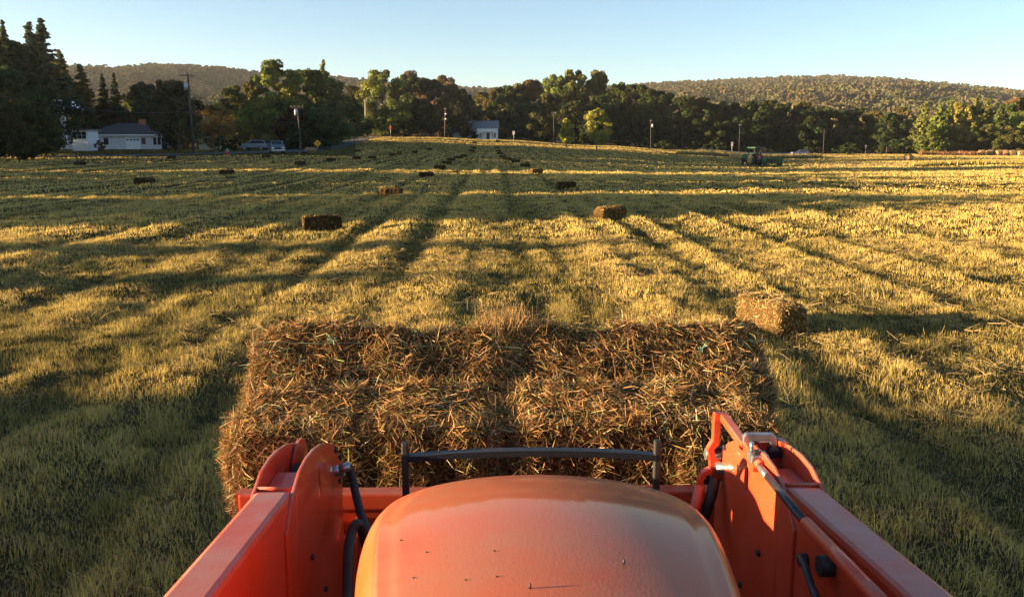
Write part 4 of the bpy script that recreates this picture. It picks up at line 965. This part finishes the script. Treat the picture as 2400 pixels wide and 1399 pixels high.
# green tractor with machine
M_jd = paint('green_enamel', (.03, .12, .04), (.1, .11, .07), rough=.35, damt=.3); M_jy = mat('yellow_rim', (.3, .22, .03), .5)
M_teal2 = mat('faded_green_roof', (.035, .10, .065), .8)
def far_tractor():
    p = onground(1768, 389); rz = R(90+28); e = empty('green_tractor', p, rz); tag(e, 'green farm tractor with roof canopy and red triangle, driving away', 'tractor')
    # local x forward
    MB().box((1.5, 0, 1.3), (1.9, .7, .8), bev=.1).build('hood', M_jd, e); MB().box((.15, 0, 1.35), (1.0, 1.1, .7), bev=.08).build('platform', M_dark, e)
    MB().box((1.3, 0, .72), (2.3, .5, .35)).build('chassis', M_dark, e)
    for s in (-1, 1):
        for (wx, r_, wd) in ((-.05, .82, .46), (2.05, .52, .32)):
            y_ = s*(.86 if r_ > .7 else .78); t = MB().tube([(wx, y_-wd/2, r_), (wx, y_+wd/2, r_)], r_, 26).build('wheel', M_black, e, bev=.06)
            mb = MB(); mb.tube([(wx, y_-wd/2-.01, r_), (wx, y_+wd/2+.01, r_)], r_*.58, 18); mb.build('rim', M_jy, t)
            lg = MB()
            for k in range(16):
                a = k*2*math.pi/16; lg.box((wx+math.cos(a)*r_, y_, r_+math.sin(a)*r_), (.07, wd*.95, .06), Matrix.Rotation(-a, 3, 'Y'))
            lg.build('lugs', M_black, t)
        MB().box((-.1, s*.9, 1.75), (1.3, .5, .08), bev=.03).build('fender', M_jd, e)
        MB().tube([(-.5, s*.6, 1.4), (-.55, s*.58, 2.6)], .12, 6).build('canopy_post', M_dark, e)
        MB().tube([(.75, s*.6, 1.3), (.6, s*.58, 2.6)], .08, 6).build('canopy_post', M_dark, e)
    MB().box((.05, 0, 2.66), (1.8, 1.55, .2), bev=.05).build('canopy', M_teal2, e)
    MB().box((-.1, 0, 1.45), (.5, .55, .12), bev=.04).build('seat', M_black, e); MB().box((-.35, 0, 1.75), (.1, .5, .5), bev=.04).build('seat_back', M_black, e)
    MB().tube([(.45, 0, 1.5), (.3, 0, 1.75)], .03, 6).build('steering_column', M_dark, e)
    MB().box((-.75, 0, 1.1), (.35, .9, .7), bev=.05).build('rear_housing', M_dark, e)
    MB().plate([(-.24, 0), (.24, 0), (0, .42)], -.98, -.95, axis='x').build('warning_triangle', mat('fluorescent_red', (.95, .06, .03), .5), e, (0, 0, 1.15))
    MB().tube([(1.9, .12, 1.6), (1.9, .12, 2.2)], .045, 8).build('exhaust', M_dark, e)
    e.scale = (1.12, 1.12, 1.12)
    # machine towed behind on the right
    q = onground(1804, 391); e2 = empty('hay_machine', q, R(8)); e2.scale = (1.1, 1.1, 1.1); tag(e2, 'low green and red hay machine towed at the right rear of the green tractor', 'hay machine')
    M_mr = mat('dull_red', (.07, .03, .025), .8)
    MB().box((.25, 0, .82), (2.5, 1.2, .8), bev=.1).build('pickup_housing', M_jd, e2); MB().box((.1, -.63, .85), (1.7, .06, .45), bev=.02).build('shield', M_mr, e2)
    MB().box((-.55, -.2, .95), (.7, .7, .5), bev=.08).build('gearbox', M_jd, e2); MB().plate([(1.3, .2), (1.7, .3), (1.75, 1.1), (1.3, 1.15)], -.5, .5, axis='y').build('end_frame', M_dark, e2)
    MB().tube([(-1.6, .5, .55), (-.5, .2, .7)], .06, 6).build('drawbar', M_dark, e2)
    for x_ in (-1.0, 1.35):
        t = MB().tube([(x_, -.55, .36), (x_, -.35, .36)], .36, 18).build('wheel', M_black, e2, bev=.03); MB().tube([(x_, -.56, .36), (x_, -.34, .36)], .14, 12).build('rim', M_dark, t)
    mb = MB()
    for k in range(12): mb.tube([(-.3+k*.13, -.3, .6), (-.3+k*.13, -.62, .2)], .012, 4)
    mb.build('tines', M_dark, e2)
far_tractor()

# ---------------------------------------------------------------- the orange tractor we look over
XT = .11
tr = empty('orange_tractor', (0, 0, 0)); tag(tr, 'orange farm tractor in the foreground, hood and front loader seen from the cab', 'tractor')
HZ = (1.7032, .0319, .0819, 2.2598, .3556, .1535, 1.6589, 2.5482, .0238, .1273, .1037, .0292)
def hood_top(y):
    q = max(0, y-1.1); return HZ[0]-HZ[1]*q-HZ[2]*q**3
def hood():
    z0, a_, b_, y1, w0, w1, ys, pe, cr, sh, xc, side = HZ; ny, nx, k = 64, 75, .62; V = []; sm = math.sin(R(75)); cm = 1-math.cos(R(75))
    for j in range(ny):
        y = .85+(y1-.85)*math.sin(j/(ny-1)*math.pi/2)**.8; fr = min(1, max(0, (y-ys)/(y1-ys))); w_ = (w0+w1*(y-1.3))*(1-fr**pe)**.5
        for i in range(nx):
            t = -1+2*i/(nx-1); A = abs(t)
            if A < k: xx = .84*A/k; dz = 0
            else:
                q = (A-k)/(1-k); g_ = min(1, q*2)*R(75); z2 = max(0, q*2-1)
                xx = .84+.14*math.sin(g_)/sm+side*z2; dz = -sh*(1-math.cos(g_))/cm-.4*z2
            V.append((xc+math.copysign(xx*w_, t), y, hood_top(y)+dz-cr*(min(xx, .98)*w_/.3)**2-.004*math.exp(-((A-k*.97)/.02)**2)))
    V = np.array(V); a = np.arange(ny-1)[:, None]*nx+np.arange(nx-1)[None, :]
    me = np_mesh('hood', V, np.stack([a, a+1, a+1+nx, a+nx], -1).reshape(-1, 4), M_hood, smooth=True)
    o = link('hood', me, tr); m = o.modifiers.new('s', 'SOLIDIFY'); m.thickness = .012; m.offset = -1
    return o
hood()
MB().box((XT, 1.6, .85), (.5, 1.7, .7), bev=.04).build('engine_housing', M_dark, tr)
MB().box((XT, 2.42, .98), (.62, .1, .5), bev=.04).build('front_grille', M_black, tr)
MB().box((XT, 1.9, .55), (1.2, .16, .18), bev=.03).build('front_axle', M_dark, tr)
for s in (-1, 1):
    t = MB().tube([(XT+s*.62, 1.9, .48), (XT+s*.9, 1.9, .48)], .48, 32).build('front_wheel', M_black, tr, bev=.05)
    MB().tube([(XT+s*.61, 1.9, .48), (XT+s*.91, 1.9, .48)], .26, 24).build('rim', M_orange, t)
    lg = MB()
    for k in range(20):
        a = k*2*math.pi/20; lg.box((XT+s*.76, 1.9+math.cos(a)*.485, .48+math.sin(a)*.485), (.26, .05, .035), Matrix.Rotation(a, 3, 'X'))
    lg.build('tread', M_black, t)
# loader arms
XA = .125; XI = .70; XO = .81
prof_top = [(2.18, 1.40), (2.27, 1.478), (2.37, 1.512), (2.46, 1.517), (2.56, 1.508), (2.66, 1.488), (2.76, 1.457), (2.85, 1.415), (2.93, 1.36), (2.985, 1.30), (3.0, 1.22)]
prof_bot = [(2.985, 1.12), (2.99, 1.0), (3.0, .85), (3.02, .62), (3.0, .50), (2.9, .46), (2.8, .52), (2.72, .72), (2.58, .9), (2.36, 1.02), (2.18, 1.10)]
slot = [(2.60, 1.335), (2.60, 1.405), (2.612, 1.42), (2.624, 1.405), (2.624, 1.335), (2.612, 1.32)]
for s in (-1, 1):
    arm = empty('loader_arm', (0, 0, 0)); arm.parent = tr
    xi = XA+s*XI; xo = XA+s*XO
    mb = MB()
    poly = [(.3, 1.30), (.3, 1.60), (1.0, 1.585), (1.6, 1.548), (2.29, 1.484), (2.31, 1.46), (2.30, 1.12), (1.6, 1.24), (1.0, 1.29)]
    mb.plate(poly, min(xi, xo)+.002, max(xi, xo)-.002)
    mb.build('boom', M_orange, arm, bev=.016)
    for xx, nm in ((xi, 'inner_plate'), (xo, 'outer_plate')):
        th = .011; x0 = xx-th/2; MB().plate(prof_top+prof_bot, x0-(s*.002), x0+th-(s*.002) if s > 0 else x0+th+.002, holes=[slot]).build('side_plate', M_orange, arm, bev=.003)
    # saddle between the plates and the weld at its foot
    mb = MB(); xm = (xi+xo)/2; wd = XO-XI-.016
    mb.plate([(2.30, 1.475), (2.36, 1.452), (2.52, 1.448), (2.545, 1.40), (2.535, 1.39), (2.50, 1.435), (2.36, 1.44), (2.30, 1.46)], xm-wd/2, xm+wd/2)
    mb.build('saddle_plate', M_orange, arm, bev=.003)
    mb = MB(); mb.tube([(xm-wd/2, 2.305, 1.483), (xm+wd/2, 2.305, 1.483)], .007, 6)
    mb.tube([(xi-s*.004, 2.3, 1.47), (xi-s*.004, 2.3, 1.14)], .004, 6); mb.build('weld_seam', M_orange, arm)
    # pins and rams
    mb = MB(); mb.tube([(xi-s*.035, 2.90, 1.30), (xo+s*.03, 2.90, 1.30)], .022, 14); mb.tube([(xi-s*.012, 2.80, 1.34), (xi+s*.03, 2.80, 1.34)], .014, 10); mb.build('pivot_pin', M_zinc, arm)
    mb = MB(); mb.tube([(xm, 2.60, 1.42), (xm, 2.66, 1.36), (xm, 2.9, 1.30)], .03, 10); mb.build('ram_head', M_dark, arm)
    # lower leg tube between plates
    MB().plate([(2.62, 1.1), (2.9, 1.12), (2.96, .6), (2.84, .6)], xm-wd/2, xm+wd/2).build('lower_leg', M_orange, arm)
# pointed flange behind the left knee, round topped
a_ = at_y(741, 1042, 2.95)
MB().plate([(2.78+.10*math.cos(t), 1.385+.075*math.sin(t)) for t in [math.pi*k/10 for k in range(11)]]+[(2.68, 1.2), (2.88, 1.2)], XA-(XI+XO)/2-.045, XA-(XI+XO)/2-.033).build('bellcrank', M_orange, tr, bev=.003)
# left knee hose fitting and hoses
def hose(pts, r=.013, nm='hose', m=None): return MB().tube(pts, r, 10).build(nm, m or M_black, tr)
def smooth(pts, n=6):
    out = []
    P = [Vector(p) for p in pts]; P = [P[0]*2-P[1]]+P+[P[-1]*2-P[-2]]
    for i in range(1, len(P)-2):
        for k in range(n):
            t = k/n; a, b, c, d = P[i-1], P[i], P[i+1], P[i+2]
            out.append(.5*((2*b)+(c-a)*t+(2*a-5*b+4*c-d)*t*t+(3*b-a-3*c+d)*t**3))
    out.append(P[-2]); return out
y0 = 2.85
MB().tube([at_y(796, 1097, 2.84), at_y(822, 1094, 2.84)], .017, 12).build('hose_fitting', M_zinc, tr)
hose(smooth([at_y(815, 1094, 2.84), at_y(826, 1120, 2.84), at_y(832, 1150, 2.80), at_y(846, 1205, 2.72), at_y(864, 1250, 2.6), at_y(870, 1300, 2.5)]), .015)
hose(smooth([at_y(860, 1290, 2.45), at_y(848, 1240, 2.40), at_y(835, 1228, 2.38), at_y(824, 1250, 2.36), at_y(816, 1300, 2.30), at_y(814, 1399, 2.2), at_y(812, 1500, 2.0)]), .015)
# black grille guard in front of the hood
gy = 2.60
g_ = empty('grille_guard', (0, 0, 0)); g_.parent = tr
cb = [at_y(u, v, gy+.0) for u, v in ((955, 1074), (1060, 1066), (1180, 1061), (1290, 1060), (1400, 1062), (1480, 1066), (1537, 1071))]
mb = MB()
for i in range(len(cb)-1):
    a, b_ = cb[i], cb[i+1]; vs = []
    for p in (a, b_): vs.append([mb.bm.verts.new(p+Vector((0, dy, dz))) for dy, dz in ((-.014, -.010), (.020, -.010), (.020, .010), (-.014, .010))])
    for k in range(4): mb.bm.faces.new((vs[0][k], vs[0][(k+1) % 4], vs[1][(k+1) % 4], vs[1][k]))
    if i == 0: mb.bm.faces.new(vs[0][::-1])
    if i == len(cb)-2: mb.bm.faces.new(vs[1])
mb.build('crossbar', M_guard, g_)
for u, v0 in ((949, 1037), (1541, 1032)):
    a = at_y(u, v0, gy); MB().box((a.x, gy, (a.z+.75)/2), (.022, .026, a.z-.75), bev=.005).build('upright', M_black, g_)
mb = MB()
for k in range(5): mb.box((XT-.3+k*.15, gy, 1.03), (.015, .02, .56))
mb.build('guard_bars', M_guard, g_)
# bucket: rolled-back plate with top rail, seen below the bales
bk = empty('bucket', (0, 0, 0)); bk.parent = tr
bz = at_y(900, 1148, 3.10).z; bx0 = at_y(562, 1150, 3.10).x; bx1 = XA*2-bx0
MB().box(((bx0+bx1)/2, 3.10, bz-.035), (bx1-bx0, .07, .07), bev=.01).build('top_rail', M_orange, bk)
MB().plate([(3.08, bz-.07), (3.11, bz-.07), (3.30, bz-.62), (3.9, bz-.70), (3.9, bz-.73), (3.26, bz-.66)], bx0, bx1).build('shell', M_orange, bk)
for xx in (bx0, bx1): MB().plate([(3.07, bz), (3.13, bz), (3.5, bz-.25), (3.92, bz-.68), (3.9, bz-.74), (3.26, bz-.68)], xx-.008, xx+.008).build('side_plate', M_orange, bk)
MB().box(((bx0+bx1)/2, 3.045, bz-.17), (bx1-bx0-.3, .03, .012)).build('rib', M_orange, bk)
for s in (-1, 1):
    for q in (-.10, .10): MB().plate([(2.9, .75), (3.10, .95), (3.10, bz-.1), (2.98, bz-.16), (2.88, .62)], XA+s*.755+q-.008, XA+s*.755+q+.008).build('bucket_bracket', M_orange, bk)
# linkage on the right arm
lk = empty('bucket_linkage', (0, 0, 0)); lk.parent = tr
def flat(pts, y, th, nm, m=M_orange, par=lk):
    q = [at_y(u, v, y) for u, v in pts]; return MB().plate([(p.x, p.z) for p in q], y-th/2, y+th/2, axis='y').build(nm, m, par, bev=.003)
flat([(1672, 973), (1690, 970), (1687, 1015), (1684, 1040), (1672, 1052), (1666, 1066), (1663, 1140), (1686, 1120), (1690, 1118), (1692, 1095), (1678, 1072), (1668, 1074), (1658, 1068), (1657, 1052), (1668, 1030)][:5]+[(1674, 1058), (1692, 1095), (1692, 1120), (1666, 1120), (1660, 1070), (1656, 1050), (1669, 1030)], 2.92, .03, 'upright_link')
flat([(1664, 1094), (1644, 1104), (1634, 1122), (1634, 1138), (1645, 1138), (1650, 1116), (1668, 1104)], 2.90, .03, 'hooked_link')
mb = MB(); mb.tube([at_y(1672, 1064, 2.93), at_y(1708, 1062, 2.93)], .026, 14); mb.tube([at_y(1688, 1100, 2.93), at_y(1706, 1100, 2.93)], .02, 12); mb.build('link_pin', M_dark, lk)
MB().tube([at_y(1653, 1064, 2.93), at_y(1658, 1064, 2.93)], .022, 12).build('pin_end', M_zinc, lk)
MB().tube([at_y(1676, 1120, 2.88), at_y(1668, 1160, 2.86), at_y(1650, 1215, 2.84)], .020, 10).build('ram_rod', M_black, lk)
MB().tube([at_y(1640, 1140, 2.88), at_y(1628, 1190, 2.84), at_y(1622, 1230, 2.82)], .018, 10).build('ram_tube', M_orange, lk)
# level indicator: flat bar, clamp, rod and tube
pA = at_y(1697, 978, 2.86); pB = at_y(1748, 1048, 2.62); pC = at_y(1772, 1092, 2.50)
def bar(a, b, w_, h_, nm, m=M_orange, par=lk, bev=.004):
    d = (b-a); L_ = d.length; q = d.to_track_quat('Y', 'Z').to_matrix(); return MB().box((a+b)/2, (w_, L_, h_), q).build(nm, m, par, bev=bev)
bar(at_y(1672, 976, 2.88), at_y(1706, 978, 2.88), .03, .03, 'bar_end')
bar(pA, pB, .030, .026, 'indicator_bar'); bar(pB, pC, .02, .045, 'indicator_bar')
MB().box(at_y(1777, 1072, 2.50), (.055, .05, .028), bev=.005).build('clamp', M_zinc, lk); MB().box(at_y(1773, 1062, 2.495), (.016, .016, .02)).build('clamp_hole', M_dark, lk)
MB().tube([at_y(1762, 1058, 2.52), at_y(1762, 1036, 2.52)], .007, 8).build('clamp_bolt', M_zinc, lk)
r0_ = at_y(1779, 1092, 2.46); r1_ = at_y(1889, 1226, 1.98); r2_ = at_y(2080, 1425, 1.50); rm_ = r0_.lerp(r1_, .22)
MB().tube([r0_, rm_], .0105, 10).build('indicator_rod', M_zinc, lk); MB().tube([rm_, r1_], .0115, 10).build('indicator_sleeve', M_dark, lk)
MB().tube([r1_, r2_], .0165, 12).build('indicator_tube', M_orange, lk)
MB().tube([at_y(1777, 1086, 2.47), at_y(1784, 1094, 2.45)], .016, 10).build('rod_collar', M_orange, lk)
q_ = at_y(1958, 1272, 1.92); MB().tube([q_, q_+Vector((.035, 0, .0))], .012, 10).build('stud', M_orange, lk)
# grey latch arch and cross pieces of the knee
flat([(1741, 1046), (1741, 1022), (1748, 1015), (1808, 1015), (1818, 1022), (1820, 1048), (1806, 1048), (1802, 1032), (1762, 1032), (1758, 1046)], 2.62, .02, 'latch_plate', M_zinc)
flat([(1770, 1031), (1802, 1031), (1804, 1050), (1788, 1056), (1774, 1044)], 2.66, .05, 'knee_block')
flat([(1822, 1031), (1842, 1032), (1846, 1042), (1852, 1082), (1848, 1094), (1836, 1092), (1834, 1052), (1822, 1040)], 2.62, .05, 'hook_lug')
bar(at_y(1800, 1062, 2.62), at_y(1832, 1060, 2.62), .03, .03, 'latch_bar', M_dark)
# fittings low on the inner face of the right arm
q_ = at_x(1872, 1312, XA+XI-.02); MB().tube([q_, q_+Vector((.03, 0, 0))], .018, 12).build('hose_boss', M_black, lk)
hose(smooth([at_x(1874, 1305, XA+XI-.04), at_x(1888, 1330, XA+XI-.05), at_x(1900, 1368, XA+XI-.06), at_x(1918, 1410, XA+XI-.07)]), .009)
q_ = at_x(1930, 1326, XA+XI-.02); MB().tube([q_+Vector((-.012, 0, 0)), q_+Vector((.03, 0, 0))], .026, 14).build('grommet', M_black, tr)
# seeds and insects lying on the hood
def hood_z(x, y): return hood_top(y)-HZ[8]*(abs(x-HZ[10])/.3)**2
for i, (u, v, s_) in enumerate([(1461, 1322, 1.0), (1241, 1379, 1.0), (937, 1267, .8), (997, 1295, .7), (1155, 1292, .7), (1160, 1352, .7), (966, 1355, .6), (1088, 1360, .6)]):
    t = 1.0
    for _ in range(30):
        d = ray(u, v); p = Vector((0, 0, CAM_H))+d*t; t += (p.z-hood_z(p.x, p.y))/abs(d.z)*.8
    labs = ['small dark seed standing on the right part of the hood', 'small dark seed standing on the hood nearest the camera', 'brown chaff bit near the left shoulder of the hood', 'flat chaff bit below the left shoulder bit', 'chaff bit near the hood middle, upper one', 'chaff bit near the hood middle, lower one', 'tiny chaff bit low on the left of the hood', 'tiny chaff bit low between the left and middle bits']
    hh = .010 if i < 2 else .004
    o = MB().tube([(0, 0, -.001), (.0015, 0, hh*.6), (0, .001, hh)], [.0018*s_, .0024*s_, .001*s_], 6).build('seed', M_dark if i < 2 else M_bark, None, (p.x, p.y, hood_z(p.x, p.y))); tag(o, labs[i], 'chaff')
    if i >= 2: o.scale = (2.2, .9, .6)

# ---------------------------------------------------------------- bales on the loader
LL, LW, LH = 1.12, .48, .42
def load_bale(seed, c, tilt, roll, lab, L=LL, yaw=0):
    e = empty('hay_bale', c); e.rotation_euler = (R(tilt), R(roll), R(yaw)); tag(e, lab, 'hay bale', 'hay bales carried on the loader')
    link('hay_body', bale_mesh('hay_body', L, LW, LH, seed, 62000, .0022, sl=(.015, .10), lump=.018, cell=.028, tint=(.80, .60, .50), out=.24), e)
    if tilt > 20: twine_mesh(L*.985, LW, LH*.985, seed, .0016).build('twine', M_twine, e)
    return e
load_bale(61, (-.54, 3.48, 1.155), 6, 0, 'lower left hay bale on the loader, its left end jutting out')
load_bale(62, (.585, 3.50, 1.165), 6, 0, 'lower right hay bale on the loader behind the black guard')
load_bale(63, (-.52, 3.98, 1.285), 37, 1.5, 'upper left hay bale on the loader, leaning with two green twines', L=1.27)
load_bale(64, (.665, 4.01, 1.275), 35, -1, 'upper right hay bale on the loader, leaning with twine knots', L=1.27)
_r = np.random.default_rng(9); _n = 500; rng = _r; _P = np.stack([_r.normal(size=_n)*.07+.06, 4.08+_r.normal(size=_n)*.05, 1.50+_r.random(_n)*.06], -1)
_v, _f, _c = strands(_P, np.stack([_r.normal(size=_n)*.45, _r.normal(size=_n)*.5-.1, np.ones(_n)], -1), .05+.13*_r.random(_n)**2, .0024, np.array([[.30, .19, .085]])*(.45+.9*_r.random((_n, 1))))
tag(link('loose_tuft', np_mesh('loose_tuft', _v, _f, M_hay, _c)), 'upright tuft of loose straw where the two upper loader bales meet', 'straw tuft')
# twine knots
M_knot = mat('pale_twine_knot', (.28, .42, .32), .9)

M_haze = bpy.data.materials.new('haze_air'); M_haze.use_nodes = True; _hn = M_haze.node_tree; _hn.nodes.clear()
_hv = _hn.nodes.new('ShaderNodeVolumePrincipled'); _ho = _hn.nodes.new('ShaderNodeOutputMaterial')
_hv.inputs['Color'].default_value = (.9, .93, 1, 1); _hv.inputs['Density'].default_value = .00007; _hv.inputs['Anisotropy'].default_value = .3
_hn.links.new(_hv.outputs[0], _ho.inputs['Volume'])
hz_ = MB().box((0, 2700, 80), (8200, 6900, 190)).build('haze', M_haze); tag(hz_, 'thin warm evening haze over the valley', 'haze', kind='stuff')

for (u, v, y_, lab) in [(780, 797, 3.95, 'pale green frayed twine knot on the upper left loader bale'), (1645, 820, 3.95, 'pale green frayed twine knot high on the upper right loader bale'), (1683, 940, 3.62, 'pale green frayed twine knot low on the upper right loader bale')]:
    p = at_y(u, v, y_); r = random.Random(u); mb = MB()
    for k in range(16):
        d = Vector((r.uniform(-1, 1), r.uniform(-1, .2), r.uniform(-.6, 1))).normalized()*r.uniform(.015, .04)
        mb.tube([(0, 0, 0), d*.6+Vector((0, 0, r.uniform(-.005, .008))), d], [.003, .0028, .0012], 5)
    tag(mb.build('twine_knot', M_knot, None, p), lab, 'twine')
for s_ in (-1, 1):
    xi = XA+s_*XI; mb = MB()
    for (y_, z_) in ((2.95, 1.335), (2.88, 1.385), (2.93, 1.25), (2.45, 1.20), (2.62, 1.0)):
        mb.tube([(xi-s_*.006, y_, z_), (xi-s_*.016, y_, z_)], .011, 6)
    o = mb.build('bolts', M_dark, tr)
